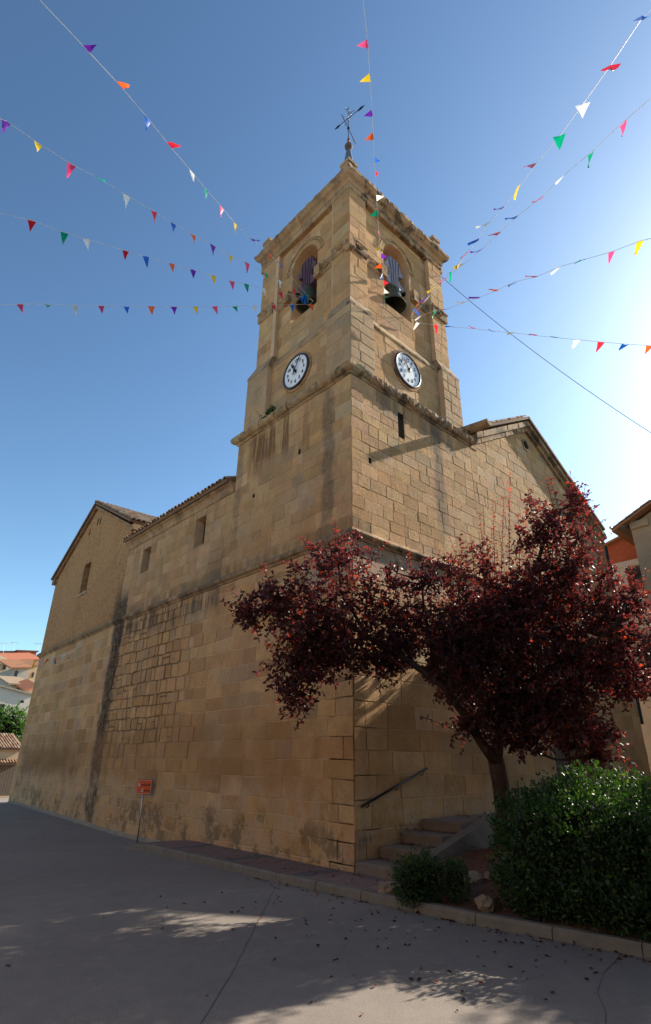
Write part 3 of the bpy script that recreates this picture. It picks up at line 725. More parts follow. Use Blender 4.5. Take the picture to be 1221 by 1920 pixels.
for fr, mt, uc, hi, sd in ((FLr, 'ashlar', UCL, 4.27, 81), (FRr, 'chisel', UCR, 4.47, 82)):
    lay(fr, 'bells', mt, 1.0, hi, 13.93, 18.7, (0.36, 0.48), (0.50, 1.0), sd, holes=[(uc-AR, uc+AR, SILL, SPR+0.001)], circ=(uc, SPR, AR+0.24), **bs)
    r = random.Random(sd); K = 9     # voussoirs
    for k in range(K):
        a0, a1 = math.pi*k/K, math.pi*(k+1)/K; R0, R1 = AR, AR+0.26
        arc = [(uc-R0*math.cos(a0+(a1-a0)*t/3), SPR+R0*math.sin(a0+(a1-a0)*t/3)) for t in range(4)]
        outr = [(uc-R1*math.cos(a0+(a1-a0)*t/3), SPR+R1*math.sin(a0+(a1-a0)*t/3)) for t in range(3, -1, -1)]
        poly = arc+outr
        if area(poly) < 0: poly = poly[::-1]
        stone(fr, 'bells', mt, poly, r, 0.008, 0.008, (0.022, 0.028), 0.0)
    # hood mould
    m = MB(); P = [fr.p(uc-0.93*math.cos(math.pi*t/16), SPR+0.93*math.sin(math.pi*t/16), 0.01) for t in range(17)]
    m.tube(P, 0.030, 6, tint(r)); P2 = [fr.p(uc-0.84*math.cos(math.pi*t/16), SPR+0.84*math.sin(math.pi*t/16), 0.02) for t in range(17)]; m.tube(P2, 0.028, 6, tint(r))
    m.build('hood_mould', 'trim', church)
for fr, mt, a, b, c, e, sd in ((FLq, 'ashlar', 0.26, 1.0, 4.02, 4.80, 91), (FRq, 'chisel', 0.26, 1.0, 4.29, 5.07, 93)):
    lay(fr, 'bells', mt, a, b, 14.06, 18.7, (0.36, 0.50), (0.5, 0.9), sd, **bs)
    lay(fr, 'bells', mt, c, e, 14.06, 18.7, (0.36, 0.50), (0.5, 0.9), sd+1, **bs)
# impost band with carved panels and corner bosses
imp = [(-0.12, 15.98), (0.01, 16.0), (0.05, 16.03), (0.06, 16.06), (0.06, 16.36), (0.09, 16.40), (0.09, 16.45), (-0.12, 16.48)]
def carved(fr, u, v, s=0.13, d=0.07):
    m = MB()
    for sg in (-1, 1):
        P = [fr.p(u+sg*s*(0.15+0.75*(1-t/14))*math.cos(2.6*math.pi*t/14)*0.8+sg*s*0.35, v+s*(1-t/16)*math.sin(2.6*math.pi*t/14), d) for t in range(15)]
        m.tube(P, 0.022, 5, tint(rnd, 0.1, 0.2))
    P = [fr.p(u+0.35*s*math.cos(2*math.pi*t/10), v+0.35*s*math.sin(2*math.pi*t/10), d+0.01) for t in range(11)]; m.tube(P, 0.024, 5, tint(rnd))
    m.build('carved_scroll', 'trim', church, smooth=True)
mould(FLq, imp, 0.26, 1.0, 0.74, 101, church, 'impost_stone', 'trim', m0=1)
mould(FRq, imp, 0.26, 1.0, 0.74, 102, church, 'impost_stone', 'trim', m0=1)
mould(FLq, imp, 4.02, 4.80, 0.8, 103, church, 'impost_stone', 'trim', m1=1)
mould(FRq, imp, 4.29, 5.07, 0.8, 104, church, 'impost_stone', 'trim', m1=1)
for fr, a, b, sd in ((FLr, 1.0, UCL-AR, 105), (FLr, UCL+AR, 4.02, 106), (FRr, 1.0, UCR-AR, 107), (FRr, UCR+AR, 4.29, 108)):
    mould(fr, imp, a, b, 2.0, sd, church, 'impost_stone', 'trim')
for fr, us_ in ((FLq, (0.62, 4.45)), (FRq, (0.62, 4.72))):
    for u in us_: carved(fr, u, 16.21)
for fr, us_ in ((FLr, (1.42, 3.62)), (FRr, (1.48, 3.78))):
    for u in us_: carved(fr, u, 16.21, 0.14)
m = MB(); m.frustum(15.86, (0.19, 0.34, 0.19, 0.34), 15.98, (0.13, 0.40, 0.13, 0.40), tint(rnd)); m.box((0.13, 0.13, 15.98), (0.40, 0.40, 16.36), tint(rnd)); m.frustum(16.36, (0.13, 0.40, 0.13, 0.40), 16.52, (0.25, 0.40, 0.25, 0.40), tint(rnd))
m.build('corner_boss', 'trim', church)
for fr, u in ((FLr, UCL+AR+0.15), (FRr, UCR+AR+0.16), (FLr, UCL-AR-0.14), (FRr, UCR-AR-0.14)):
    m = MB(); fr.box(m, u-0.13, u+0.13, 15.99, 16.44, 0.0, 0.17, tint(rnd, 0.1, 0.2)); m.build('impost_block', 'trim', church)
# top cornice
top = [(-0.2, 18.62), (0.02, 18.64), (0.04, 18.70), (0.04, 18.84), (0.08, 18.88), (0.09, 18.98), (0.13, 19.03), (0.20, 19.08), (0.245, 19.15), (0.26, 19.22), (0.285, 19.24), (0.285, 19.36), (0.20, 19.42), (-0.2, 19.45)]
tp = thing('top_cornice', '', ''); del tp['label']; del tp['category']; tp.parent = church
mould(FLq, top, 0.26, TY-0.26, 0.55, 111, tp, 'cornice_stone', 'trim', m0=1, m1=1, chip=0.16, sub=5, jit=0.008)
mould(FRq, top, 0.26, TX-0.26, 0.55, 112, tp, 'cornice_stone', 'trim', m0=1, m1=1, chip=0.20, sub=5, jit=0.008)
m = MB(); m.box((0.3, 0.3, 18.7), (TX-0.02, TY-0.02, 19.40)); m.frustum(19.40, (0.2, TX-0.2, 0.2, TY-0.2), 20.1, (2.4, 2.9, 2.3, 2.8)); m.build('tower_roof', 'tile', church)
for (xa, ya) in ((0.30, 0.30), (0.16, TY-0.62), (TX-0.72, 0.12), (TX-0.7, TY-0.7)):
    m = MB(); hgt = 20.30 if xa == 0.30 else 20.05; c = tint(rnd, 0.1, 0.4)
    m.box((xa+0.03, ya+0.03, 19.40), (xa+0.40, ya+0.40, hgt-0.14), c); m.box((xa, ya, hgt-0.14), (xa+0.43, ya+0.43, hgt), c)
    m.build('corner_pedestal', 'trim', church)
# eave mouldings of the aisle
eav = [(-0.05, 9.34), (0.03, 9.36), (0.05, 9.40), (0.07, 9.48), (0.13, 9.56), (0.20, 9.60), (0.22, 9.62), (0.22, 9.67), (-0.05, 9.69)]
mould(FL, eav, TY, 12.42, 0.42, 121, church, 'eave_stone', 'trim', jit=0.010, sub=2)
# windows: wooden shutters deep in the reveal
def shutter(fr, h, d=-0.32, planks=3):
    u0, u1, v0, v1 = h
    w = thing('window', '', ''); del w['label']; del w['category']; w.parent = church
    m = MB(); fr.box(m, u0-0.05, u1+0.05, v0-0.05, v1+0.05, d-0.3, d-0.06); m.build('dark_opening', 'dark', w)
    m = MB(); 
    for (a, b, c, e) in ((u0, u0+0.06, v0, v1), (u1-0.06, u1, v0, v1), (u0+0.06, u1-0.06, v1-0.06, v1), (u0+0.06, u1-0.06, v0, v0+0.06)): fr.box(m, a, b, c, e, d-0.05, d+0.02)
    m.build('frame', 'wood', w)
    for k in range(planks):
        m = MB(); a = u0+0.07+(u1-u0-0.14)*k/planks; b = u0+0.07+(u1-u0-0.14)*(k+1)/planks; fr.box(m, a+0.006, b-0.006, v0+0.07, v1-0.07, d-0.04, d-0.01+0.004*k); m.build('plank', 'wood', w)
for h in win_n: shutter(FL, h)
shutter(FT, win_t[0])
m = MB(); FT.box(m, 4.5, 5.65, 8.6, 8.74, -0.1, 0.06); m.build('window_sill', 'trim', church)
# door
dr = thing('door', '', ''); del dr['label']; del dr['category']; dr.parent = church
m = MB(); FR.box(m, door[0], door[1], door[2], door[3], -0.42, -0.34); m.build('door_backing', 'wood', dr)
for k in range(6):
    m = MB(); a = door[0]+0.06+(door[1]-door[0]-0.12)*k/6; b = door[0]+0.06+(door[1]-door[0]-0.12)*(k+1)/6; FR.box(m, a+0.006, b-0.006, door[2]+0.02, door[3]-0.05, -0.34, -0.30); m.build('door_plank', 'wood', dr)
# water spout between tower and gable
m = MB()
P = [(5.46, 0.2, 11.72), (5.46, -0.15, 11.70), (5.46, -0.45, 11.68), (5.46, -0.74, 11.66)]
V = []
for (x, yv, z), w, hh in zip(P, (0.22, 0.20, 0.17, 0.15), (0.20, 0.20, 0.17, 0.15)):
    for k in range(8):
        a = math.pi+math.pi*k/7; V.append((x+w*math.cos(a), yv, z+hh*1.2*math.sin(a)+0.04))
    V += [(x+w*0.6, yv, z+0.05), (x, yv, z-0.06), (x-w*0.6, yv, z+0.05)]
F = [(a*11+k, a*11+(k+1) % 11, (a+1)*11+(k+1) % 11, (a+1)*11+k) for a in range(3) for k in range(11)]+[tuple(range(10, -1, -1)), tuple(33+k for k in range(11))]
m.add(V, F, (0.33, 0.25, 0.15)); m.build('water_spout', 'trim', church)
m = MB(); m.box((TX-0.1, -0.02, 11.0), (5.75, 0.4, 11.55), (0.36, 0.26, 0.15)); m.build('kneeler_stone', 'trim', church)

# ------------------------------------------------------------------ roofs with barrel tiles
def tile_mesh(name='roof_tile', L=0.46, r0=0.095, r1=0.075, seg=5):
    V = []
    for (yy, r) in ((0, r0), (L, r1)):
        for t in (1.0, 0.84):
            for k in range(seg+1):
                a = math.pi*k/seg; V.append((r*t*math.cos(a), yy, r*t*math.sin(a)*0.9))
    n = seg+1; F = []
    for k in range(seg):
        F += [(k, k+1, 2*n+k+1, 2*n+k), (n+k+1, n+k, 3*n+k, 3*n+k+1), (k, n+k, n+k+1, k+1)]
    F += [(0, 2*n, 3*n, n), (seg, n+seg, 3*n+seg, 2*n+seg)]
    return V, F
TV, TF = tile_mesh()
TILE_COL = [(0.33, 0.20, 0.12), (0.38, 0.25, 0.16), (0.30, 0.155, 0.085), (0.42, 0.31, 0.21), (0.26, 0.17, 0.11)]
tile_me = []
for c in TILE_COL:
    mm = MB(); mm.add(TV, TF, c); o = mm.build('roof_tile', 'tile'); tile_me.append(o.data); bpy.data.objects.remove(o)
def tile_field(parent, origin, A, S, wide, long, seed, single=lambda i, j: False, sp=0.215, rowl=0.37, slab=0.10, name='roof_tiles', jit=1.0):
    """A = unit vector along the eave, S = unit vector up the slope"""
    r = random.Random(seed); O = np.array(origin, float); A = np.array(A, float); A /= np.linalg.norm(A); S = np.array(S, float); S /= np.linalg.norm(S); Nn = np.cross(A, S)
    if Nn[2] < 0: Nn = -Nn
    big = MB()
    nc, nr = max(1, int(wide/sp)), max(1, int(long/rowl))
    R = np.stack([A, S, Nn], 1)
    T = np.array(TV)
    for i in range(nc):
        for j in range(nr):
            p = O+A*(sp*(i+0.5)+jit*r.uniform(-0.012, 0.012))+S*(j*rowl+jit*r.uniform(-0.02, 0.02))+Nn*(0.01+0.004*r.random())
            rot = Matrix.Rotation(r.uniform(-0.03, 0.03)*jit, 3, 'Z') @ Matrix.Rotation(0.035, 3, 'X')
            Rm = R@np.array(rot)
            ci = r.randrange(len(TILE_COL))
            if single(i, j):
                o = bpy.data.objects.new('roof_tile', tile_me[ci]); COL.objects.link(o); o.parent = parent
                M4 = Matrix.Identity(4)
                for a in range(3):
                    for b in range(3): M4[a][b] = Rm[a][b]
                    M4[a][3] = p[a]
                o.matrix_local = M4
            else: big.add((T@Rm.T)+p, TF, TILE_COL[ci])
    if big.v: big.build(name, 'tile', parent, kind='stuff')
    m = MB(); e = 0.06
    P = [O+S*0.02, O+A*wide+S*0.02, O+A*wide+S*long, O+S*long]; V = [q-Nn*0.005 for q in P]+[q-Nn*slab for q in P]
    m.add(V, [(0, 1, 2, 3), (7, 6, 5, 4), (0, 4, 5, 1), (1, 5, 6, 2), (2, 6, 7, 3), (3, 7, 4, 0)], (0.20, 0.12, 0.075)); return m.build('roof_bed', 'tile', parent)
def part(name, parent):
    o = thing(name, '', ''); del o['label']; del o['category']; o.parent = parent; return o
nroof = part('nave_roof', church)
tile_field(nroof, (-0.34, TY+0.02, 9.72), (0, 1, 0), (1, 0, 0.42), 7.36, 1.6, 1, lambda i, j: j == 0)
m = MB(); m.add([(0.9, TY, 10.2), (0.9, 12.5, 10.2), (9.4, 22, 13.8), (9.4, TY, 13.8)], [(0, 1, 2, 3)], (0.3, 0.19, 0.12)); m.build('roof_slope', 'tile', nroof)
# transept roof
troof = part('transept_roof', church)
RU, RZ = 5.15, 13.32
def tp_(u, z, w): return FT.p(u, z, -w)
ri = tp_(RU, RZ, -0.22); e0 = tp_(-0.25, 10.62, -0.22); e1 = tp_(10.6, 10.62, -0.22)
IN = -FT.N
sl0 = ri-e0; sl1 = ri-e1
tile_field(troof, e0, IN, sl0, 9.5, float(np.linalg.norm(sl0)), 2, lambda i, j: i == 0 or (j == 0 and i < 12))
tile_field(troof, e1, IN, sl1, 3.0, float(np.linalg.norm(sl1)), 3, lambda i, j: i == 0)
m = MB()   # ridge tiles
for k in range(22): m.add((np.array(TV)@np.stack([FT.U, IN, (0, 0, 1)], 1).T*1.15)+ri+IN*(0.40*k)+np.array((0, 0, -0.02)), TF, rnd.choice(TILE_COL))
m.build('ridge_tiles', 'tile', troof, kind='stuff')
m = MB()   # verge course under the tiles
FT.prism(m, [(-0.12, 10.44), (0.10, 10.44), (5.15, 12.98), (5.15, 13.12)], 0.0, 0.14, (0.30, 0.21, 0.12)); FT.prism(m, [(5.15, 12.98), (10.15, 10.44), (10.4, 10.44), (5.15, 13.12)], 0.0, 0.14, (0.27, 0.18, 0.10))
m.build('verge_course', 'trim', troof)
m = MB(); m.box((-0.12, 12.15, 10.2), (6, 12.45, 10.44), (0.3, 0.22, 0.13)); m.build('transept_eave_stone', 'trim', troof)
m = MB(); FT.box(m, 10.0, 10.42, 10.25, 10.50, -0.1, 0.16, (0.3, 0.22, 0.13)); m.build('transept_eave_corbel', 'trim', troof)
# front gable roof
groof = part('gable_roof', church)
RX, RZg = 9.30, 13.86
for (xe, ze, sd) in ((5.55, 11.76, 5), (14.75, 10.80, 6)):
    e = np.array((xe, -0.30, ze)); rr = np.array((RX, -0.30, RZg)); s_ = rr-e
    tile_field(groof, e, (0, 1, 0), s_, 2.2 if sd == 5 else 3.0, float(np.linalg.norm(s_)), sd, lambda i, j: i == 0)
m = MB(); m.add([(TX, 2.0, 11.6), (RX, 2.0, RZg), (RX, 12, RZg), (TX, 12, 11.6)], [(0, 1, 2, 3)], (0.3, 0.2, 0.12)); m.add([(RX, 2.7, RZg), (14.75, 2.7, 10.8), (14.75, 12, 10.8), (RX, 12, RZg)], [(0, 1, 2, 3)], (0.3, 0.2, 0.12)); m.build('roof_slope', 'tile', groof)
for (ua, va, ub, vb, sd) in ((TX+0.2, 11.55, 9.36, 13.74, 1), (9.36, 13.74, 14.9, 10.62, 2)):
    K = 9; r = random.Random(sd+400)
    for k in range(K):
        t0, t1 = k/K, (k+1)/K-0.004; m = MB(); a = (ua+(ub-ua)*t0, va+(vb-va)*t0); b = (ua+(ub-ua)*t1, va+(vb-va)*t1)
        g = r.uniform(-0.008, 0.008)
        FR.prism(m, [(a[0], a[1]-0.42), (b[0], b[1]-0.42), (b[0], b[1]-0.24), (a[0], a[1]-0.24)], -0.05, 0.10+g, tint(r, 0.1, 0.45))
        FR.prism(m, [(a[0], a[1]-0.24), (b[0], b[1]-0.24), (b[0], b[1]-0.02), (a[0], a[1]-0.02)], -0.05, 0.22+g, tint(r, 0.1, 0.45))
        m.build('raking_cornice_stone', 'trim', groof)

# pale mortar fillet where the street meets the wall
m = MB(); V = []; fr_ = random.Random(77); ff = [(FL.p(7.0+0.35*k, 0, 0)) for k in range(16)]+[FT.p(0.35*k+0.1, 0, 0) for k in range(29)]
for p in ff:
    w = 0.16+fr_.uniform(-0.05, 0.07); g = ground_z(p[0], p[1]); V += [(p[0]+0.02, p[1], g+0.09+fr_.uniform(-0.03, 0.03)), (p[0]-w*0.5, p[1], g+0.03), (p[0]-w, p[1], g-0.01)]
m.add(V, [(3*i+k, 3*i+k+1, 3*i+k+4, 3*i+k+3) for i in range(len(ff)-1) for k in (0, 1)], (0.36, 0.28, 0.19)); m.build('mortar_fillet', 'fillet', church)
# ------------------------------------------------------------------ put the wall stones in the scene
order = sorted(range(len(STONES)), key=lambda i: -STONES[i][3])
single = set(order[:300]); rest = {}
for i, (mb, key, mat, sc) in enumerate(STONES):
    if i in single: mb.build('stone', mat, PART[key])
    else: rest.setdefault((key, mat), MB()).merge(mb)
for (key, mat), mb in rest.items(): mb.build('stonework', mat, PART[key], kind='stuff')

# ------------------------------------------------------------------ steps up to the door
steps = thing('stone_steps', 'four worn concrete steps climbing along the church front to the landing', 'steps')
lev = [(-0.02, 0.65, 0.18), (0.64, 1.30, 0.375), (1.29, 1.93, 0.565), (1.92, 3.2, 0.76)]
SW = -0.98
for k, (xa, xb, z) in enumerate(lev):
    m = MB(); xr = 3.2
    e = 0.025
    V = []
    prof = [(xa, Z0), (xa, z-e), (xa+e*0.4, z-e*0.3), (xa+e, z), (xb+0.05, z), (xb+0.05, Z0)]
    for yy in (0.0-0.03, SW*0.33, SW*0.66, SW):
        for (x, zz) in prof: V.append((x+rnd.uniform(-0.006, 0.006), yy, zz+(rnd.uniform(-0.005, 0.005) if zz > 0 else 0)))
    n = len(prof); F = [(a*n+q, a*n+(q+1) % n, (a+1)*n+(q+1) % n, (a+1)*n+q) for a in range(3) for q in range(n)]+[tuple(range(n-1, -1, -1)), tuple(3*n+q for q in range(n))]
    m.add(V, F); m.build('step', 'concrete', steps)
m = MB(); m.box((3.2, SW, Z0), (11.5, -0.03, 0.755)); m.build('landing', 'concrete', steps)
m = MB()   # sloping side wall
poly = [(0.62, -0.3), (3.6, -0.3), (3.6, 0.86), (2.75, 0.86), (0.62, 0.30)]
V = [(x, yy, z) for yy in (SW-0.02, SW-0.24) for (x, z) in poly]; n = 5
m.add(V, [tuple(range(n)), tuple(range(2*n-1, n-1, -1))]+[(i, n+i, n+(i+1) % n, (i+1) % n) for i in range(n)]); m.build('side_parapet', 'stringer', steps)
m = MB(); m.box((3.61, SW-0.24, -0.3), (11.5, SW-0.02, 0.86)); m.build('side_parapet', 'stringer', steps)
# handrail
hr = thing('handrail', 'black iron handrail sloping up the church wall above the steps', 'handrail')
m = MB(); a, b = np.array((0.10, -0.085, 1.05)), np.array((2.12, -0.085, 1.70)); m.tube([a, b], 0.024, 8); m.build('rail', 'iron', hr, smooth=True)
for t in (0.10, 0.52, 0.93):
    p = a+(b-a)*t; m = MB(); m.tube([p, p+(0, 0, -0.07), p+(0, 0.05, -0.085), p+(0, 0.10, -0.085)], 0.011, 6); m.build('bracket', 'iron', hr)

# ------------------------------------------------------------------ clocks
def clock(fr, uc, vc, d, label):
    t = thing('wall_clock', label, 'clock', group='tower clocks')
    A = fr.N; B = fr.U if not fr.flip else -fr.U      # viewer's right
    c = fr.p(uc, vc, d); Zv = np.array((0, 0, 1.0))
    def L(prof, n=48): m = MB(); m.lathe(prof, c, n, axis=A, ax2=B); return m
    m = L([(0.53, 0.03), (0.54, 0.06), (0.565, 0.072), (0.59, 0.06), (0.60, 0.02), (0.60, -0.03)]); m.build('rim', 'rim', t, smooth=True)
    m = L([(0.005, 0.032), (0.30, 0.032), (0.54, 0.032)]); m.build('dial', 'white', t)
    m = L([(0.685, -0.03), (0.68, 0.006), (0.63, 0.010), (0.595, 0.008)]); 
    m.c = [(0.36, 0.22, 0.12)]*len(m.v); m.build('stone_surround', 'trim', t)
    for k in range(1, 13):
        a = math.pi/2-2*math.pi*k/12; cu = bpy.data.curves.new('numeral', 'FONT'); cu.body = str(k); cu.size = 0.165; cu.align_x = 'CENTER'; cu.align_y = 'CENTER'; cu.extrude = 0.004; cu.offset = 0.004
        tmp = bpy.data.objects.new('tmp', cu); COL.objects.link(tmp)
        bpy.context.view_layer.update(); dg = bpy.context.evaluated_depsgraph_get()
        me = bpy.data.meshes.new_from_object(tmp.evaluated_get(dg)); bpy.data.objects.remove(tmp)
        P = c+A*0.038+B*0.375*math.cos(a)+Zv*0.375*math.sin(a)
        for v in me.vertices: q = v.co.copy(); v.co = Vector(P+B*q.x*0.95+Zv*q.y+A*q.z)
        me.materials.clear(); me.materials.append(MAT['black']); obj('numeral', me, t)
    m = MB()
    for k in range(60):
        a = 2*math.pi*k/60; P = c+A*0.035+B*0.475*math.cos(a)+Zv*0.475*math.sin(a); w = 0.010 if k % 5 == 0 else 0.006
        rd = B*math.cos(a)+Zv*math.sin(a); tg = -B*math.sin(a)+Zv*math.cos(a)
        m.add([P-rd*w-tg*w*.6, P+rd*w-tg*w*.6, P+rd*w+tg*w*.6, P-rd*w+tg*w*.6], [(0, 1, 2, 3)])
    m.build('minute_marks', 'black', t, kind='stuff')
    def hand(name, ang, pts, h, mt):
        a = math.pi/2-ang; rd = B*math.cos(a)+Zv*math.sin(a); tg = -B*math.sin(a)+Zv*math.cos(a); m = MB(); n = len(pts)
        P = [c+A*(h+q)+rd*x+tg*yv for q in (0, 0.012) for (x, yv) in pts]
        m.add(P, [tuple(range(n)), tuple(range(2*n-1, n-1, -1))]+[(i, n+i, n+(i+1) % n, (i+1) % n) for i in range(n)]); m.build(name, mt, t)
    hand('hour_hand', math.radians(332), [(-0.10, 0.028), (-0.10, -0.028), (0.20, -0.022), (0.22, -0.06), (0.34, 0.0), (0.22, 0.06), (0.20, 0.022)], 0.06, 'black')
    hand('minute_hand', math.radians(29), [(-0.14, 0.030), (-0.14, -0.030), (0.0, -0.016), (0.34, -0.014), (0.36, -0.035), (0.50, 0.0), (0.36, 0.035), (0.34, 0.014), (0.0, 0.016)], 0.085, 'black')
    m = L([(0.045, 0.05), (0.045, 0.11), (0.02, 0.12), (0.001, 0.121)], 14); m.build('hand_hub', 'black', t)
clock(FL, 2.53, 12.62, -PANL+0.03, 'round white clock on the shaded tower face above the aisle')
clock(FR, 2.66, 12.66, -PANL+0.03, 'round white clock on the sunlit tower face above the slit window')

# ------------------------------------------------------------------ bells
def bell(fr, uc, label, ym, rad=0.44, zmouth=15.50, din=-0.62):
    t = thing('bell', label, 'bell', group='bells in the belfry arches')
    c = fr.p(uc, zmouth, din); h = rad*1.75
    m = MB(); prof = [(rad*0.90, 0.02), (rad, 0.0), (rad*0.98, 0.04), (rad*0.84, h*0.16), (rad*0.70, h*0.38), (rad*0.62, h*0.62), (rad*0.585, h*0.82), (rad*0.52, h*0.93), (rad*0.30, h*0.985), (0.02, h)]
    m.lathe(prof, c, 28); m.lathe([(rad*0.90, 0.02), (rad*0.72, h*0.25), (rad*0.55, h*0.7), (0.02, h*0.9)], c, 28)
    for hh, rr in ((h*0.80, rad*0.598), (h*0.72, rad*0.615), (h*0.56, rad*0.65), (h*0.14, rad*0.88)):
        m.lathe([(rr, hh-0.012), (rr+0.012, hh), (rr, hh+0.012)], c, 28)
    m.build('bell_body', 'bronze', t, smooth=True)
    m = MB(); m.tube([c+(0, 0, h*0.8), c+(0, 0, 0.1), c+(0, 0, -0.04)], [0.02, 0.025, 0.05], 8); m.build('clapper', 'iron', t)
    # wooden yoke, a shaped board with notched shoulders
    zb = zmouth+h; w = 0.40
    half = [(0.17, 0.0), (0.30, 0.02), (0.48, 0.08), (0.50, 0.20), (0.36, 0.24), (0.25, 0.32), (0.22, 0.46), (0.27, 0.58), (0.44, 0.60), (0.46, 0.74), (0.36, 0.80), (0.31, 0.98), (0.22, 1.14)]
    poly = [(uc+a, zb+b*1.12) for a, b in half]+[(uc-a, zb+b*1.12) for a, b in reversed(half)]
    m = MB(); fr.prism(m, poly, din-0.12, din+0.12); m.build('yoke', ym, t)
    for k in range(4):
        x = (k-1.5)*0.085; m = MB(); m.tube([fr.p(uc+x*1.2, zb-0.02, din+0.14), fr.p(uc+x*1.5, zb+0.6, din+0.15), fr.p(uc+x*2.0, zb+1.22, din+0.14)], 0.011, 5); m.build('strap', 'iron', t)
    m = MB(); fr.box(m, uc-0.66, uc+0.66, zb+0.12, zb+0.24, din-0.06, din+0.06); m.build('axle', 'iron', t)
bell(FL, UCL, 'bronze bell under plum-coloured wooden yoke in the shaded belfry arch', 'yoke2')
bell(FR, UCR, 'bronze bell under blue-grey wooden yoke in the sunlit belfry arch', 'yoke')

# ------------------------------------------------------------------ weather vane
wv_ = thing('weather_vane', 'iron weather vane with crossed arrows on a lead-clad cone above the tower corner', 'weather vane')
wb = np.array((0.515, 0.515, 20.30))
m = MB(); m.lathe([(0.20, 0.0), (0.185, 0.03), (0.125, 0.42), (0.075, 0.80), (0.06, 0.86)], wb, 8); m.build('cone', 'lead', wv_)
m = MB(); m.lathe([(0.01, 0.82), (0.08, 0.84), (0.125, 0.90), (0.14, 0.97), (0.125, 1.04), (0.08, 1.10), (0.03, 1.12)], wb, 16); m.build('ball', 'oldwood', wv_, smooth=True)
m = MB(); m.lathe([(0.035, 1.1), (0.035, 1.30), (0.055, 1.33), (0.045, 1.38), (0.02, 1.41)], wb, 10); m.build('collar', 'rust', wv_)
m = MB(); m.tube([wb+(0, 0, 1.4), wb+(0, 0, 3.15), wb+(0, 0, 3.28)], [0.016, 0.012, 0.003], 6)
m.lathe([(0.015, 1.93), (0.05, 1.96), (0.05, 2.0), (0.015, 2.03)], wb, 8); m.build('spindle', 'iron', wv_)
def arrow(P, D, L0, L1, fl, name):
    D = np.array(D, float); D /= np.linalg.norm(D); zv = np.array((0, 0, 1.0)); m = MB(); sd = np.cross(D, zv)
    m.tube([P-D*L0, P+D*L1], 0.012, 5)
    for (c, w, l, sg) in ((P-D*L0, 0.07, 0.22, -1), (P+D*L1, 0.075, 0.28, 1)):
        V = [c+D*sg*l*0.55, c+zv*w-D*sg*0.02, c-D*sg*l*0.6+zv*0.02, c-D*sg*l*0.6-zv*0.02, c-zv*w-D*sg*0.02]
        V2 = [v+sd*0.008 for v in V]+[v-sd*0.008 for v in V]
        m.add(V2, [(0, 1, 2, 3, 4), (9, 8, 7, 6, 5)]+[(i, 5+i, 5+(i+1) % 5, (i+1) % 5) for i in range(5)])
    m.build(name, 'iron', wv_)
arrow(wb+(0, 0, 1.98), (1, 0.35, 0), 0.42, 0.48, 0, 'direction_arrow')
arrow(wb+(0, 0, 2.55), (0.15, -1, 0), 0.50, 0.56, 0, 'cardinal_arm')
m = MB()
for sg in (-1, 1):
    m.tube([wb+(0.02*sg, 0.16*sg*math.cos(q)+0.16*sg, 2.55+0.11*math.sin(q)) for q in np.linspace(0, 5.2, 12)], 0.009, 4)
    m.tube([wb+(0.08*sg+0.07*math.cos(q), 0.0, 2.98+0.07*math.sin(q)) for q in np.linspace(0, 6.0, 12)], 0.009, 4)
m.build('scrolls', 'iron', wv_)

# ------------------------------------------------------------------ direction sign
sg = thing('direction_sign', 'small orange arrow-shaped direction sign on a grey post by the church wall', 'sign')
sb = np.array((-0.24, 8.05, -0.26))
m = MB(); m.tube([sb, sb+(0, 0, 1.40)], 0.022, 8); m.build('post', 'galv', sg, smooth=True)
# panel faces the street, arrow points to the far end of the church
Us = np.array((-0.62, 0.78, 0)); Us /= np.linalg.norm(Us); Ns = np.array((-Us[1], Us[0], 0)); pc = sb+(0, 0, 1.36)+Ns*0.03
def spoly(pts, d0, d1, mat, name, par):
    m = MB(); n = len(pts); P = [pc+Us*u+np.array((0, 0, v))+Ns*d for d in (d0, d1) for (u, v) in pts]
    m.add(P, [tuple(range(n)), tuple(range(2*n-1, n-1, -1))]+[(i, n+i, n+(i+1) % n, (i+1) % n) for i in range(n)]); return m.build(name, mat, par)
out = [(-0.24, -0.19), (0.17, -0.19), (0.25, 0.0), (0.17, 0.19), (-0.24, 0.19)]
pn = spoly(out, -0.012, 0.0, 'black', 'panel', sg)
spoly([(a*0.95, b*0.93) for a, b in out], 0.001, 0.003, 'signwhite', 'border', pn)
spoly([(a*0.90, b*0.87) for a, b in out], 0.003, 0.006, 'orange', 'face', pn)
r = random.Random(5)
m = MB()
for (ua, ub, v) in ((-0.20, 0.08, 0.045), (-0.19, -0.03, -0.095)):
    u = ua
    while u < ub:
        w = r.uniform(0.012, 0.022); hh = r.choice((0.022, 0.022, 0.032)); P = [pc+Us*a+np.array((0, 0, b))+Ns*0.0075 for (a, b) in ((u, v-0.022), (u+w, v-0.022), (u+w, v+hh), (u, v+hh))]
        m.add(P, [(0, 1, 2, 3)]); u += w+0.007
m.build('lettering', 'signtext', pn)
spoly([(0.11, 0.01), (0.165, 0.01), (0.165, 0.085), (0.11, 0.085)], 0.006, 0.0078, 'signwhite', 'pictogram', pn)
spoly([(0.0, -0.13), (0.05, -0.13), (0.05, -0.04), (0.0, -0.04)], 0.006, 0.0078, 'signwhite', 'pictogram', pn)
for z in (0.08, -0.08):
    m = MB(); m.box(tuple(sb+(-0.05, -0.04, 1.36+z-0.015)), tuple(sb+(0.03, 0.04, 1.36+z+0.015))); m.build('clamp', 'galv', sg)

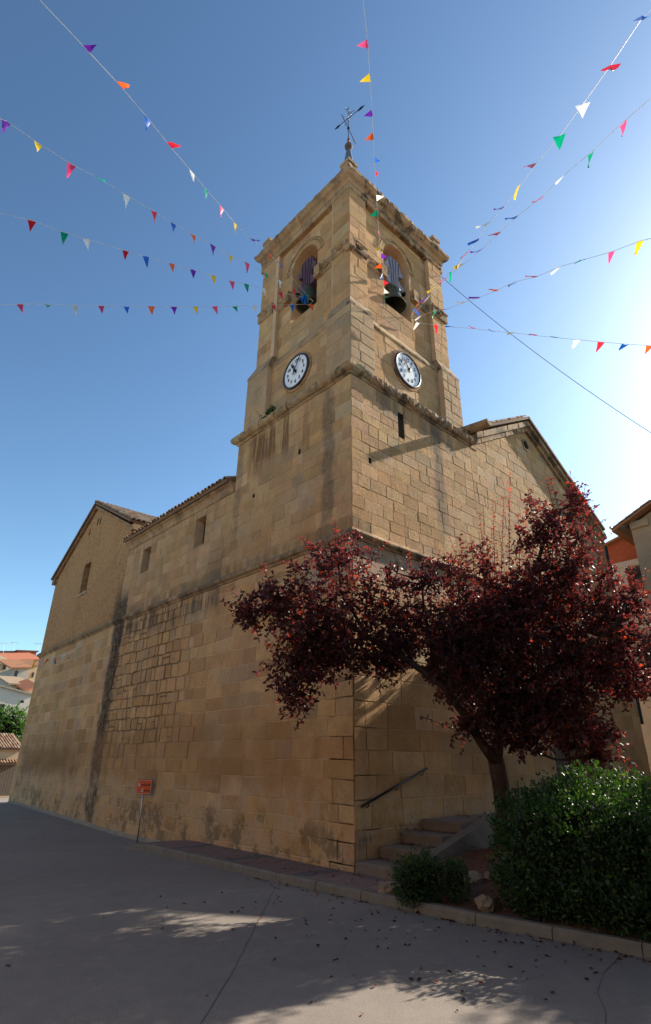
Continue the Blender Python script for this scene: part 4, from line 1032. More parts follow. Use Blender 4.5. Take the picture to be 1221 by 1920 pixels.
# ------------------------------------------------------------------ leaves
def leaf_cloud(name, mat, parent, P, D, N, L, wr, C, fold=0.25, **props):
    n = len(P); D = D/np.linalg.norm(D, axis=1, keepdims=True); S = np.cross(D, N); S /= (np.linalg.norm(S, axis=1, keepdims=True)+1e-9); N2 = np.cross(S, D)
    Lc = L[:, None]; W = Lc*wr
    V = np.empty((n, 6, 3)); V[:, 0] = P
    for k, (a, b, f) in enumerate(((0.30, 0.42, 1), (0.70, 0.40, 1))):
        V[:, 1+k] = P+D*Lc*a+S*W*b+N2*W*b*fold; V[:, 5-k] = P+D*Lc*a-S*W*b+N2*W*b*fold
    V[:, 3] = P+D*Lc-N2*Lc*0.08
    me = bpy.data.meshes.new(name); me.vertices.add(6*n); me.vertices.foreach_set('co', V.ravel())
    idx = np.arange(n)[:, None]*6+np.array([0, 1, 2, 3, 0, 3, 4, 5])
    me.loops.add(8*n); me.loops.foreach_set('vertex_index', idx.ravel().astype(np.int32))
    me.polygons.add(2*n); me.polygons.foreach_set('loop_start', (np.arange(2*n)*4).astype(np.int32))
    try: me.polygons.foreach_set('loop_total', np.full(2*n, 4, np.int32))
    except Exception: pass
    me.update(); me.validate()
    at = me.color_attributes.new('Col', 'FLOAT_COLOR', 'POINT'); C4 = np.ones((n, 6, 4), np.float32); C4[:, :, :3] = C[:, None, :]; at.data.foreach_set('color', C4.ravel())
    me.materials.append(MAT[mat]); return obj(name, me, parent, **props)
def unit(n): v = nrng.normal(size=(n, 3)); return v/np.linalg.norm(v, axis=1, keepdims=True)

def twigs_leaves(blobs, per, leafL, updir=0.35, spacing=0.034, tl=(0.35, 0.8), shell=0.45, droop=0.25):
    """blobs: (center, radii(3), ntwigs). returns leaf arrays and twig polylines"""
    P, D, N, L = [], [], [], []; tw = []
    for (c, rad, nt) in blobs:
        c = np.array(c, float); rad = np.array(rad, float)
        for _ in range(nt):
            d = unit(1)[0]; k = nrng.random()**(1/3)*0.95; k = shell+(1-shell)*k if nrng.random() < 0.55 else k
            tip = c+d*rad*k
            dr = d*1.0+np.array((0, 0, updir))+nrng.normal(size=3)*0.45; dr /= np.linalg.norm(dr)
            if nrng.random() < 0.17: tip = tip+dr*nrng.uniform(0.08, 0.42)
            ln = nrng.uniform(*tl)*(0.6+0.4*k); st = tip-dr*ln; bend = np.array((0, 0, -droop*ln*nrng.random()))
            n = max(3, int(ln/spacing)); t = (np.arange(n)+nrng.random(n)*0.7)/n
            pos = st[None]+dr[None]*(t*ln)[:, None]+bend[None]*(t**2)[:, None]
            ax = np.cross(dr, unit(1)[0]); ax /= np.linalg.norm(ax); bx = np.cross(dr, ax)
            ph = np.arange(n)*2.4+nrng.random()*6
            ld = dr[None]*0.55+ax[None]*np.cos(ph)[:, None]+bx[None]*np.sin(ph)[:, None]+nrng.normal(size=(n, 3))*0.35+np.array((0, 0, -0.25))
            P.append(pos); D.append(ld); N.append(np.array((0, 0, 1.0))[None]+nrng.normal(size=(n, 3))*0.95); L.append(leafL*nrng.uniform(0.65, 1.25, n))
            tw.append((st, (st+tip)/2+bend*0.25, tip+bend*0.9))
    return np.concatenate(P), np.concatenate(D), np.concatenate(N), np.concatenate(L), tw

# ------------------------------------------------------------------ purple-leaf plum tree
plum = thing('purple_plum_tree', 'purple-leaved plum tree spreading in front of the church steps', 'tree')
tb = np.array((2.42, -1.62, 0.28)); fork = pxd(930, 1425, 10.42)
bark = MB()
P1 = [tb+(0, 0, -0.15), tb+(0, 0, 0.1), pxd(946, 1520, 10.5), pxd(938, 1465, 10.46), fork]
bark.tube(P1, [0.25, 0.20, 0.165, 0.155, 0.15], 10)
limbs = {'a': [fork-(0, 0, 0.05), pxd(905, 1395, 10.35), pxd(875, 1345, 10.2), pxd(830, 1285, 10.0), pxd(760, 1235, 9.75), pxd(690, 1195, 9.55), pxd(620, 1150, 9.4)],
         'b': [fork-(0, 0, 0.05), pxd(936, 1385, 10.45), pxd(945, 1330, 10.5), pxd(965, 1250, 10.55), pxd(985, 1150, 10.65), pxd(1010, 1050, 10.8), pxd(1035, 970, 10.9)],
         'c': [pxd(945, 1330, 10.5), pxd(1000, 1280, 10.2), pxd(1070, 1230, 10.0), pxd(1150, 1180, 9.9)],
         'd': [pxd(830, 1285, 10.0), pxd(810, 1220, 10.2), pxd(795, 1140, 10.35), pxd(790, 1080, 10.4)],
         'e': [pxd(945, 1330, 10.5), pxd(925, 1240, 10.7), pxd(905, 1150, 10.8), pxd(915, 1050, 10.9)],
         'f': [pxd(690, 1195, 9.55), pxd(640, 1110, 9.7), pxd(632, 1030, 9.8)]}
rad0 = {'a': (0.11, 0.03), 'b': (0.12, 0.025), 'c': (0.075, 0.02), 'd': (0.05, 0.015), 'e': (0.06, 0.015), 'f': (0.035, 0.012)}
for k, pts in limbs.items():
    n = len(pts); a, b = rad0[k]; bark.tube(pts, [a+(b-a)*i/(n-1) for i in range(n)], 7)
def B(px, py, d, rx, ry, nt, rd=None):
    s = d/F0; return (pxd(px, py, d), (rx*s*0.95, rx*s*0.95 if rd is None else rd, ry*s*1.02), nt)
blobs = [B(600, 1130, 9.45, 95, 95, 190), B(520, 1120, 9.35, 70, 55, 80), B(468, 1142, 9.3, 36, 34, 26), B(560, 1230, 9.3, 75, 70, 120), B(555, 1300, 9.2, 42, 40, 34), B(640, 1040, 9.75, 78, 52, 56),
         B(640, 1210, 9.5, 90, 65, 130), B(700, 1130, 9.8, 60, 80, 66), B(720, 1225, 9.75, 60, 45, 60), B(745, 1075, 10.2, 34, 40, 18), B(790, 1180, 10.2, 80, 75, 110), B(800, 1085, 10.4, 48, 45, 42), B(860, 1110, 10.6, 70, 85, 100),
         B(870, 1240, 10.3, 90, 80, 180), B(920, 1320, 10.25, 70, 62, 110), B(880, 1350, 10.2, 34, 32, 24), B(970, 1200, 10.3, 110, 110, 300), B(1010, 1100, 10.6, 85, 70, 120), B(1040, 1290, 10.3, 100, 95, 260), B(1090, 1180, 10.5, 100, 100, 260),
         B(1150, 1240, 10.9, 75, 80, 150), B(1165, 1130, 11.0, 55, 55, 70), B(1100, 1370, 10.5, 70, 60, 90), B(1120, 1420, 10.5, 30, 28, 14), B(1030, 970, 10.9, 62, 72, 60), B(1045, 1000, 10.8, 85, 80, 60), B(1040, 1065, 10.6, 85, 45, 60), B(1075, 940, 10.95, 36, 46, 32), B(1000, 1010, 10.85, 40, 45, 36), B(1085, 1010, 10.8, 40, 50, 40),
         B(1235, 1180, 11.1, 50, 70, 40), B(1205, 1270, 11.1, 40, 45, 34), B(1190, 1110, 11.0, 28, 36, 16), B(980, 1370, 10.0, 60, 36, 40), B(960, 1120, 10.6, 70, 60, 70), B(1000, 1330, 10.0, 80, 60, 90), B(930, 1180, 10.4, 80, 70, 90), B(840, 1180, 10.3, 70, 60, 70), B(1060, 1080, 10.5, 60, 50, 60), B(1130, 1080, 10.4, 40, 40, 30), B(915, 1060, 10.75, 45, 60, 40)]
blobs += [((2.6, -1.5, 4.6), (1.1, 0.9, 0.9), 80), ((3.7, -1.7, 5.1), (1.1, 0.9, 0.9), 75), ((1.6, -1.4, 4.1), (1.0, 0.8, 0.8), 55), ((4.3, -2.5, 5.6), (0.9, 0.9, 0.9), 50), ((3.2, -0.95, 4.9), (0.9, 0.6, 0.8), 60), ((4.8, -1.2, 5.8), (0.8, 0.6, 0.8), 50), ((2.3, -0.85, 4.2), (0.9, 0.6, 0.7), 45), ((4.0, -0.9, 5.3), (0.9, 0.6, 0.7), 45), ((3.4, -2.2, 5.4), (1.0, 0.8, 0.8), 50)]
blobs += [B(745, 1150, 10.0, 55, 60, 40), B(735, 1200, 9.9, 55, 40, 36)]
blobs = [(c, np.array(r_)*1.08, max(8, int(k*(1.05 if (proj(c)[0] > 850 and proj(c)[1] > 1140) else (0.62 if (proj(c)[0] > 950 and proj(c)[1] < 1085) else 0.82))))) for c, r_, k in blobs]
P, D, N, L, tw = twigs_leaves(blobs, None, 0.084)
# long upright shoots
shoots = [((955, 1060), (955, 885)), ((928, 1060), (924, 935)), ((940, 1080), (945, 930)), ((890, 1080), (882, 1000)), ((1040, 960), (1020, 880)), ((1075, 930), (1068, 882)), ((1100, 960), (1095, 905)), ((1110, 990), (1142, 970)), ((1105, 1030), (1150, 1000)), ((910, 1090), (900, 960)),
          ((975, 1070), (972, 960)), ((870, 1080), (845, 1010)), ((690, 1060), (700, 1015)), ((630, 1030), (628, 972)), ((660, 1030), (668, 985)), ((770, 1070), (765, 1030)), ((1180, 1110), (1192, 1060)), ((1205, 1120), (1212, 1065)), ((590, 1030), (553, 1000)), ((550, 1060), (520, 1050)), ((820, 1060), (826, 1025)), ((1145, 1110), (1130, 1040))]
sP, sD, sN, sL, stp = [], [], [], [], []
for (a, b) in shoots:
    dd = 10.75 if a[0] > 840 else (9.7 if a[0] < 720 else 10.4); A_, B_ = pxd(*a, dd), pxd(*b, dd+0.1); ln = np.linalg.norm(B_-A_); n = int(ln/0.026); t = np.arange(n)/n
    pos = A_[None]+(B_-A_)[None]*t[:, None]+nrng.normal(size=(n, 3))*0.02; ph = np.arange(n)*2.4
    sP.append(pos); sD.append(np.stack([np.cos(ph), np.sin(ph), 0.45+0*ph], 1)+nrng.normal(size=(n, 3))*0.25); sN.append(np.array((0, 0, 1.0))[None]+nrng.normal(size=(n, 3))*0.5); sL.append(0.068*nrng.uniform(0.7, 1.2, n)*(1-0.35*t)); stp += list(t)
    tw.append((A_, (A_+B_)/2, B_))
ns = len(stp)
Pa = np.concatenate([P]+sP); Da = np.concatenate([D]+sD); Na = np.concatenate([N]+sN); La = np.concatenate([L]+sL); n = len(Pa)
C = np.array((0.040, 0.0165, 0.0235))[None]*nrng.uniform(0.55, 1.6, (n, 1))*nrng.uniform(0.9, 1.1, (n, 3))
m_ = nrng.random(n) < 0.09; C[m_] = np.array((0.095, 0.022, 0.016))*nrng.uniform(0.7, 1.4, (m_.sum(), 1))
m_ = nrng.random(n) < 0.02; C[m_] = np.array((0.16, 0.035, 0.010))
st = np.array(stp); C[n-ns:] = np.array((0.06, 0.014, 0.014))[None]*(1+1.2*st[:, None])
k0 = n-ns; first = len(sP[0]); C[k0:k0+first][st[:first] > 0.55] = (0.24, 0.050, 0.065)
leaf_cloud('crown', 'purple', plum, Pa, Da, Na, La, 0.62, C)
for (a, b, c) in tw: bark.tube([a, b, c], [0.008, 0.005, 0.002], 3, cap=False)
allb = [np.array(q) for pts in limbs.values() for q in pts]
for (c, rad, nt) in blobs:
    d = [np.linalg.norm(q-c) for q in allb]; s0 = allb[int(np.argmin(d))]
    mid = (s0+c)/2+nrng.normal(size=3)*0.08+np.array((0, 0, -0.06)); bark.tube([s0, mid, c], [0.035, 0.022, 0.013], 5)
    for _ in range(4):
        q = c+unit(1)[0]*np.array(rad)*0.75; bark.tube([c, (c+q)/2+nrng.normal(size=3)*0.05, q], [0.013, 0.009, 0.005], 4)
bark.build('trunk', 'bark', plum, smooth=True)
print('plum leaves', n)

# ------------------------------------------------------------------ shrubs
def shrub(name, label, mounds, nleaf, leafL, base=(0.035, 0.075, 0.022), cat='shrub', mat='green', group=None, trans=0.08):
    t = thing(name, label, cat, group=group); P = []; Nn = []
    tot = sum(r[0]*r[1]+r[0]*r[2]+r[1]*r[2] for c, r in mounds)
    core = MB()
    for c, r in mounds:
        c = np.array(c, float); r = np.array(r, float); k = int(nleaf*(r[0]*r[1]+r[0]*r[2]+r[1]*r[2])/tot)
        d = unit(k); bump_ = 1+0.10*np.sin(d[:, 0]*6+c[0]*3)*np.cos(d[:, 1]*7+c[1]*5)+0.08*np.sin(d[:, 2]*9+d[:, 0]*4)
        kk = 1.03-0.34*nrng.random(k)**1.6; p = c+np.sign(d)*np.abs(d)**0.82*r*(kk*bump_)[:, None]
        P.append(p); Nn.append(d)
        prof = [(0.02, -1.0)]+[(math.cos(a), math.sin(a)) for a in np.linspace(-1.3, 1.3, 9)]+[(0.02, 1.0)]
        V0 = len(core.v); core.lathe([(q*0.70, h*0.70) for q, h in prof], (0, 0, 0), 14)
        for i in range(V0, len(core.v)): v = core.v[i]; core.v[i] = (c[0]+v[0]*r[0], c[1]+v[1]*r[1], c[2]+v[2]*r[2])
    for c, r in mounds:      # loose sprigs breaking the outline
        c = np.array(c, float); r = np.array(r, float)
        for _ in range(int(nleaf*0.0045)):
            d = unit(1)[0]; d[2] = abs(d[2])*1.2; d /= np.linalg.norm(d); b0 = c+np.sign(d)*np.abs(d)**0.82*r; g = d+np.array((0, 0, 0.7))+nrng.normal(size=3)*0.25; g /= np.linalg.norm(g); ln = nrng.uniform(1.5, 5.0)*leafL
            tt = np.arange(9)/9; P.append(b0[None]+g[None]*(tt*ln)[:, None]+nrng.normal(size=(9, 3))*leafL*0.15); Nn.append(np.repeat(g[None], 9, 0)*0.6+nrng.normal(size=(9, 3))*0.5)
    P = np.concatenate(P); Nn = np.concatenate(Nn); ok = P[:, 2] > -0.06; P, Nn = P[ok], Nn[ok]; n = len(P)
    D = Nn*0.7+nrng.normal(size=(n, 3))*0.55+np.array((0, 0, 0.25)); Nv = Nn+nrng.normal(size=(n, 3))*0.45
    C = np.array(base)[None]*nrng.uniform(0.55, 1.5, (n, 1))*nrng.uniform(0.9, 1.1, (n, 3)); y_ = nrng.random(n) < 0.04; C[y_] = np.array((0.10, 0.13, 0.03))
    leaf_cloud('foliage', mat, t, P, D, Nv, leafL*nrng.uniform(0.6, 1.3, n), 0.55, C)
    core.c = [(0.012, 0.016, 0.008)]*len(core.v); core.build('light_block_core', 'core', t, smooth=True)  # solid dark core added under the leaves to stop light passing through
    return t
shrub('clipped_hedge', 'big glossy green hedge behind the kerb under the plum tree', [((0.0, -3.70, 0.60), (0.70, 0.60, 0.80)), ((0.25, -4.45, 0.70), (0.95, 0.80, 0.95)), ((0.9, -5.5, 0.62), (1.25, 0.9, 0.90)), ((-0.12, -4.2, 0.25), (0.50, 1.15, 0.42)), ((0.7, -3.75, 0.85), (0.65, 0.5, 0.62))], 42000, 0.055, (0.022, 0.050, 0.015), 'hedge')
shrub('low_bush', 'low round box bush beside the steps, next to a pale rock', [((-0.86, -2.03, 0.22), (0.27, 0.27, 0.31)), ((-0.68, -2.16, 0.24), (0.22, 0.22, 0.30))], 4600, 0.036, (0.028, 0.058, 0.020), 'bush')
shrub('small_bush', 'smaller box bush between the low bush and the hedge', [((-0.42, -2.46, 0.24), (0.17, 0.19, 0.26))], 1700, 0.034, (0.026, 0.055, 0.020), 'bush')
shrub('wall_weed', 'green tuft of weeds growing on the tower cornice below the clock', [((-0.02, 3.38, 11.42), (0.09, 0.20, 0.17)), ((-0.04, 3.75, 11.34), (0.06, 0.18, 0.06))], 420, 0.06, (0.035, 0.06, 0.018), 'weed')
# ------------------------------------------------------------------ rocks and fallen leaves
def rock(name, label, c, r, seed):
    rr = random.Random(seed); m = MB(); n, k = 9, 6; V = []
    for i in range(k+1):
        a = -math.pi/2+math.pi*i/k
        for j in range(n):
            b = 2*math.pi*j/n; f = 1+rr.uniform(-0.2, 0.2); V.append((c[0]+r[0]*f*math.cos(a)*math.cos(b), c[1]+r[1]*f*math.cos(a)*math.sin(b), c[2]+r[2]*f*math.sin(a)))
    m.add(V, [(i*n+j, i*n+(j+1) % n, (i+1)*n+(j+1) % n, (i+1)*n+j) for i in range(k) for j in range(n)])
    o = m.build(name, 'rock', label=label, category='rock', group='rocks edging the planting bed'); return o
rock('rock', 'pale rock between the kerb and the low bush', (-0.76, -1.42, 0.04), (0.14, 0.17, 0.10), 1)
rock('rock', 'pale rock against the corner of the hedge by the kerb', (-0.52, -2.98, 0.05), (0.12, 0.13, 0.10), 2)
for k, (x, yv) in enumerate(((0.35, -2.25), (0.62, -2.42), (0.92, -2.55), (1.2, -2.7))):
    rock('rock', ('pale rock closest to the small bush in the row edging the soil', 'second pale rock from the small bush in the row edging the soil', 'third pale rock from the small bush in the row edging the soil', 'pale rock at the trunk end of the row edging the soil')[k], (x, yv, bed_z(x, yv)+0.03), (0.15, 0.13, 0.09), 10+k)
n = 280
kk = nrng.random(n)
ys2 = -8+nrng.beta(2, 2.2, n)*10.5; xs2 = np.array([kx(q) for q in ys2])-np.abs(nrng.normal(size=n))*np.where(kk < 0.45, 0.10, 1.6)-0.02
keep = np.ones(n, bool); P = np.stack([xs2, ys2, np.array([ground_z(a, b) for a, b in zip(xs2, ys2)])+0.006], 1)
P2 = np.stack([nrng.uniform(-0.6, 2.4, 260), nrng.uniform(-3.0, -1.1, 260)], 1); P2 = np.column_stack([P2, [bed_z(a, b)+0.012 for a, b in P2]])
P3 = np.stack([nrng.uniform(-0.95, -0.05, 60), nrng.uniform(-1.2, 3, 60), np.full(60, 0.012)], 1)
P4 = []
for (xa, xb, z) in lev: 
    for _ in range(26): P4.append((min(xb, xb-abs(rnd.gauss(0, 0.10))), rnd.uniform(-0.95, -0.04), z+0.008))
P = np.concatenate([P, P2, P3, np.array(P4)]); n = len(P)
D = np.stack([nrng.normal(size=n), nrng.normal(size=n), nrng.uniform(0, 0.35, n)], 1); Nv = np.array((0, 0, 1.0))[None]+nrng.normal(size=(n, 3))*0.25
C = np.array((0.055, 0.016, 0.014))[None]*nrng.uniform(0.5, 1.6, (n, 1)); q = nrng.random(n) < 0.15; C[q] = (0.16, 0.02, 0.02)
leaf_cloud('fallen_leaves', 'purple', None, P, D, Nv, nrng.uniform(0.035, 0.07, n), 0.6, C, fold=0.5, kind='stuff', label='dark red fallen plum leaves scattered along the kerb and road', category='leaves')

# ------------------------------------------------------------------ bunting
flag_meshes = {}
def flag_mesh(col, variant):
    key = (col, variant)
    if key in flag_meshes: return flag_meshes[key]
    r = random.Random(hash(col) % 1000+variant*17) if False else random.Random(sum(map(ord, col))+variant*17)
    m = MB(); n = 5; W, H = 0.175, 0.27; V = []; a1, a2, ph = r.uniform(-0.022, 0.022), r.uniform(-0.016, 0.016), r.uniform(0, 6)
    for i in range(n+1):
        t = i/n; w = W*(1-t)*0.5+0.002
        for s_ in (-1, 0, 1): V.append((s_*w, a1*math.sin(3.1*t+ph)+a2*s_*t*2+0.02*math.sin(ph+4*t)*(s_ == 0), -H*t))
    F = []
    for i in range(n):
        for k in (0, 1): F.append((i*3+k, i*3+k+1, (i+1)*3+k+1, (i+1)*3+k))
    m.add(V, F); o = m.build('pennant', 'flag_'+col, smooth=True); me = o.data; bpy.data.objects.remove(o); flag_meshes[key] = me; return me
def bunting(label, anchor, end_px, end_d, flags, swing, seed, tail=True):
    r = random.Random(seed); t = thing('bunting', label, 'bunting', group='strings of pennants radiating from the belfry')
    A = np.array(anchor, float); E = pxd(*end_px, end_d)
    # depth of each pixel taken from the straight chord between the ends
    ts = np.linspace(-0.25, 1.0, 400); ch = A[None]+(E-A)[None]*ts[:, None]; pr = np.array([proj(c) for c in ch])
    def at(px, py):
        i = int(np.argmin((pr[:, 0]-px)**2+(pr[:, 1]-py)**2)); return pxd(px, py, pr[i, 2])
    pts = [at(f[0], f[1]) for f in flags]
    line = [E]+pts+[A] if np.linalg.norm(E-pts[0]) < np.linalg.norm(A-pts[0]) else [E]+pts[::-1]+[A]
    far = E+(E-A)/np.linalg.norm(E-A)*3.0+np.array((0, 0, 0.25)); 
    line = [far]+line if tail else line
    m = MB(); sm = []
    for a, b in zip(line, line[1:]): sm += [a+(b-a)*k/2 for k in range(2)]
    sm.append(line[-1]); m.tube(sm, 0.006, 4); m.build('cord', 'cord', t)
    for i, (f, p) in enumerate(zip(flags, pts)):
        q = pts[min(i+1, len(pts)-1)]-pts[max(i-1, 0)]; q /= np.linalg.norm(q)
        o = bpy.data.objects.new('pennant', flag_mesh(f[2], r.randrange(4))); COL.objects.link(o); o.parent = t
        sw = f[3] if len(f) > 3 else r.gauss(0, swing)
        if len(f) > 4: q = q*0.45+CR*0.9*(1 if q@CR > 0 else -1); q /= np.linalg.norm(q)      # twisted round by the wind
        X = Vector(q); dn = Vector((0, 0, -1)); Yv = X.cross(dn).normalized(); Zv = X.cross(Yv).normalized()     # Zv ~ up/down
        if Zv.z < 0: Zv = -Zv; Yv = -Yv
        Mx = Matrix((X, Yv, Zv)).transposed(); Mx = Mx @ Matrix.Rotation(sw, 3, 'X') @ Matrix.Rotation(r.gauss(0, 0.12), 3, 'Y')
        s_ = r.uniform(0.9, 1.08)*(f[4] if len(f) > 4 else 1.0); M4 = (Mx*s_).to_4x4(); M4.translation = Vector(p); o.matrix_local = M4
    return t
AL = (0.34, 1.97, 15.14); ARt = (3.18, 0.34, 15.18); AU = (2.07, 0.34, 15.3)
bunting('bunting string dropping steeply from the sky across the shaded belfry arch', AL, (75, 0), 9.0,
    [(162, 92, 'purple'), (225, 160, 'orange'), (278, 222, 'blue'), (318, 273, 'red'), (360, 322, 'white'), (387, 355, 'green', 0.1), (416, 388, 'pink', 0.1), (442, 420, 'yellow', 0.1), (471, 449, 'purple'), (505, 475, 'orange'), (521, 492, 'blue'), (537, 507, 'red'), (575, 552, 'green', 0)], 0.9, 1)
bunting('bunting string from the shaded arch sloping across open blue sky, purple pennant outermost', AL, (0, 222), 10.5,
    [(12, 227, 'purple'), (72, 268, 'yellow'), (135, 308, 'pink'), (187, 335, 'green'), (238, 366, 'white'), (288, 396, 'red', 0.3), (326, 419, 'blue', 0.1), (362, 440, 'orange', 0), (399, 460, 'purple', 0), (432, 479, 'yellow', 0), (463, 493, 'pink', 0.2), (498, 512, 'green', 0), (525, 526, 'white', 0), (550, 541, 'red', 0), (571, 555, 'blue', 0)], 0.7, 2)
bunting('bunting string from the shaded arch below the purple-ended string', AL, (10, 402), 12.5,
    [(60, 413, 'red', 1.3), (121, 436, 'green', 0.9), (162, 448, 'white', 0.5), (236, 470, 'red', 1.2), (273, 482, 'blue', 0.1), (322, 495, 'orange', 0), (362, 506, 'purple', 0), (399, 516, 'yellow', 0), (435, 527, 'pink', 0.1), (462, 533, 'green', 0), (494, 541, 'white', 0), (524, 548, 'red', 0), (565, 556, 'blue', 0)], 0.3, 3)
bunting('lowest, level bunting string from the shaded arch', AL, (0, 571), 14.5,
    [(37, 570, 'pink', 1.3), (90, 570, 'green', 1.9), (140, 572, 'white', 1.3), (190, 573, 'pink', 1.3), (237, 575, 'blue', 0), (284, 575, 'orange', 0), (326, 575, 'purple', 0), (366, 575, 'yellow', 0.4), (402, 575, 'pink', 0), (440, 574, 'green', 0), (476, 573, 'white', 0), (512, 572, 'red', 0), (547, 571, 'blue', 0), (582, 570, 'orange', 0)], 0.3, 4)
bunting('bunting string rising almost straight overhead from the sunlit arch', AU, (681, 0), 13.5,
    [(690, 82, 'pink', 1.3), (694, 145, 'yellow', 1.3), (698, 212, 'purple', 1.2), (700, 255, 'orange', 0.9), (702, 300, 'blue'), (704, 325, 'red'), (706, 371, 'white', -1.0), (708, 400, 'green'), (711, 436, 'pink'), (713, 462, 'yellow', 0.8), (715, 480, 'purple'), (716, 498, 'orange'), (718, 517, 'blue', 0.6), (719, 530, 'red', -0.7), (720, 545, 'white', -0.6), (721, 556, 'green', 0)], 0.6, 5)
bunting('bunting string from the sunlit arch to the sky with the biggest red and blue pennants', ARt, (1240, 0), 7.2,
    [(1205, 32, 'blue', 0.5, 1.5), (1145, 122, 'red', 0.4, 1.45), (1093, 195, 'white', 0.0, 1.25), (1049, 255, 'green', 0.0, 1.15), (1003, 310, 'pink', 1.2), (973, 350, 'yellow', 0.3), (945, 388, 'purple', 1.2), (915, 420, 'white', 1.2), (896, 448, 'blue', 0.9), (878, 472, 'red', 0.8), (866, 490, 'yellow', 0.6), (845, 510, 'green'), (832, 522, 'pink', 0.8), (815, 538, 'yellow', 0.8), (800, 555, 'purple', 0.7), (790, 565, 'orange', 0.7), (778, 578, 'blue', -0.6)], 0.5, 6)
bunting('bunting string from the sunlit arch just beneath the string with the biggest pennants', ARt, (1235, 172), 8.2,
    [(1168, 230, 'pink', 0), (1108, 286, 'green', 0), (1056, 330, 'white', 0.7), (1017, 369, 'red', 0.9), (968, 407, 'blue', 1.2), (936, 438, 'red', 1.2), (903, 468, 'purple', 1.2), (868, 496, 'yellow', 1.1), (836, 523, 'pink', 0.8), (805, 555, 'white', 0.6), (786, 578, 'red', 0.6)], 0.5, 7)
bunting('bunting string from the sunlit arch with yellow and pink outer pennants over pale sky', ARt, (1240, 442), 9.8,
    [(1200, 452, 'yellow', 0), (1147, 472, 'pink', 0), (1094, 487, 'green', 1.0), (1050, 500, 'white', 0.7), (1006, 519, 'pink', 1.3), (966, 528, 'blue', 0.7), (932, 544, 'orange', 1.3), (898, 558, 'purple', 1.3), (870, 567, 'yellow', 1.3), (840, 579, 'pink', 1.2), (817, 582, 'green', 0.2), (790, 592, 'white', 0.8)], 0.5, 8)
bunting('lowest, level bunting string from the sunlit arch over pale sky', ARt, (1240, 650), 12.5,
    [(1219, 648, 'orange', 0), (1173, 645, 'blue', 0.5), (1127, 641, 'red', 0), (1083, 637, 'white', 0.1), (1043, 633, 'green', 1.2), (1004, 629, 'pink', 1.2), (962, 624, 'yellow', 0.9), (926, 621, 'purple', 1.3), (889, 616, 'pink', 1.3), (849, 613, 'blue', 1.1), (816, 609, 'red', -0.9), (784, 605, 'white', 0)], 0.4, 9)
# short string along the transept
t = thing('bunting', 'short bunting string hung across the transept corner under the string course', 'bunting', group='strings of pennants radiating from the belfry')
A_ = FT.p(6.3, 6.0, 0.05); E_ = pxd(40, 1246, depth(A_)*1.05)
fl = [(65, 1240, 'yellow', 0.1), (77, 1239, 'purple', 0), (90, 1236, 'orange', 0.5), (102, 1233, 'blue', -0.4), (109, 1231, 'red', 0.2), (118, 1229, 'white', 0), (126, 1227, 'green', 0.2), (134, 1225, 'purple', 0.4)]
pts = [pxd(f[0], f[1], depth(A_)*(0.93+0.02*i/8)) for i, f in enumerate(fl)]
m = MB(); m.tube([pxd(30, 1247, depth(A_)*0.93)]+pts+[A_], 0.006, 4); m.build('cord', 'cord', t)
for i, (f, p) in enumerate(zip(fl, pts)):
    o = bpy.data.objects.new('pennant', flag_mesh(f[2], i % 4)); COL.objects.link(o); o.parent = t
    o.matrix_local = Matrix.Translation(Vector(p)) @ Matrix.Rotation(math.radians(60+25*math.sin(i*2.1)), 4, 'Z') @ Matrix.Rotation(f[3], 4, 'X')
# overhead cable
c0 = np.array((5.02, 0.22, 18.3)); c1 = pxd(1250, 830, 15.0); m = MB()
P = [c0+(c1-c0)*k/20+np.array((0, 0, -0.9*4*(k/20)*(1-k/20)*0.35)) for k in range(21)]
m.tube(P, 0.009, 5); m.build('overhead_cable', 'cable', label='thin dark cable running from the tower top down across the pale sky', category='cable')

# ------------------------------------------------------------------ houses
def wall_box(a, b, mat, parent, name='wall'): m = MB(); m.box(a, b); return m.build(name, mat, parent)
def quadslab(P, th, mat, parent, name='roof', col=(0.34, 0.17, 0.09)):
    P = [np.array(p, float) for p in P]; m = MB(); V = P+[p-np.array((0, 0, th)) for p in P]
    m.add(V, [(0, 1, 2, 3), (7, 6, 5, 4), (0, 4, 5, 1), (1, 5, 6, 2), (2, 6, 7, 3), (3, 7, 4, 0)], col); return m.build(name, mat, parent)
# cream house to the right of the church
hA = thing('cream_house', 'tall cream plastered house with overhanging eaves right of the church', 'house')
HX = 16.0; m = MB()
FH = Frame((HX, 0, 0), (0, 1, 0), (-1, 0, 0))
FH.prism(m, [(-5.2, -0.5), (-0.87, -0.5), (-0.87, 11.10), (-1.95, 11.60), (-5.2, 10.0)], -9.0, 0.0); m.build('wall', 'plaster_cream', hA)
for (ya, za, yb, zb, nm) in ((-0.25, 11.00, -1.95, 11.78, 'roof'), (-5.6, 10.0, -1.95, 11.78, 'roof')):
    o = quadslab([(HX-0.45, ya, za), (HX-0.45, yb, zb), (HX+9, yb, zb), (HX+9, ya, za)], 0.10, 'tile', hA, nm)
    r = random.Random(3); L = math.hypot(ya-yb, za-zb)
    for k in range(int(L/0.36)):
        t = k*0.36/L; p = np.array((HX-0.40, ya+(yb-ya)*t, za+(zb-za)*t+0.02)); mm = MB(); S_ = np.array((0, yb-ya, zb-za)); S_ /= np.linalg.norm(S_); A2 = np.array((1.0, 0, 0)); N2 = np.cross(A2, S_); N2 = N2 if N2[2] > 0 else -N2
        mm.add((np.array(TV)@np.stack([A2, S_, N2], 1).T)+p, TF, r.choice(TILE_COL)); mm.build('roof_tile', 'tile', o)
m = MB(); m.box((HX-0.40, -0.80, 11.00), (HX+8, -0.35, 11.09)); m.build('soffit', 'oldwood', hA)
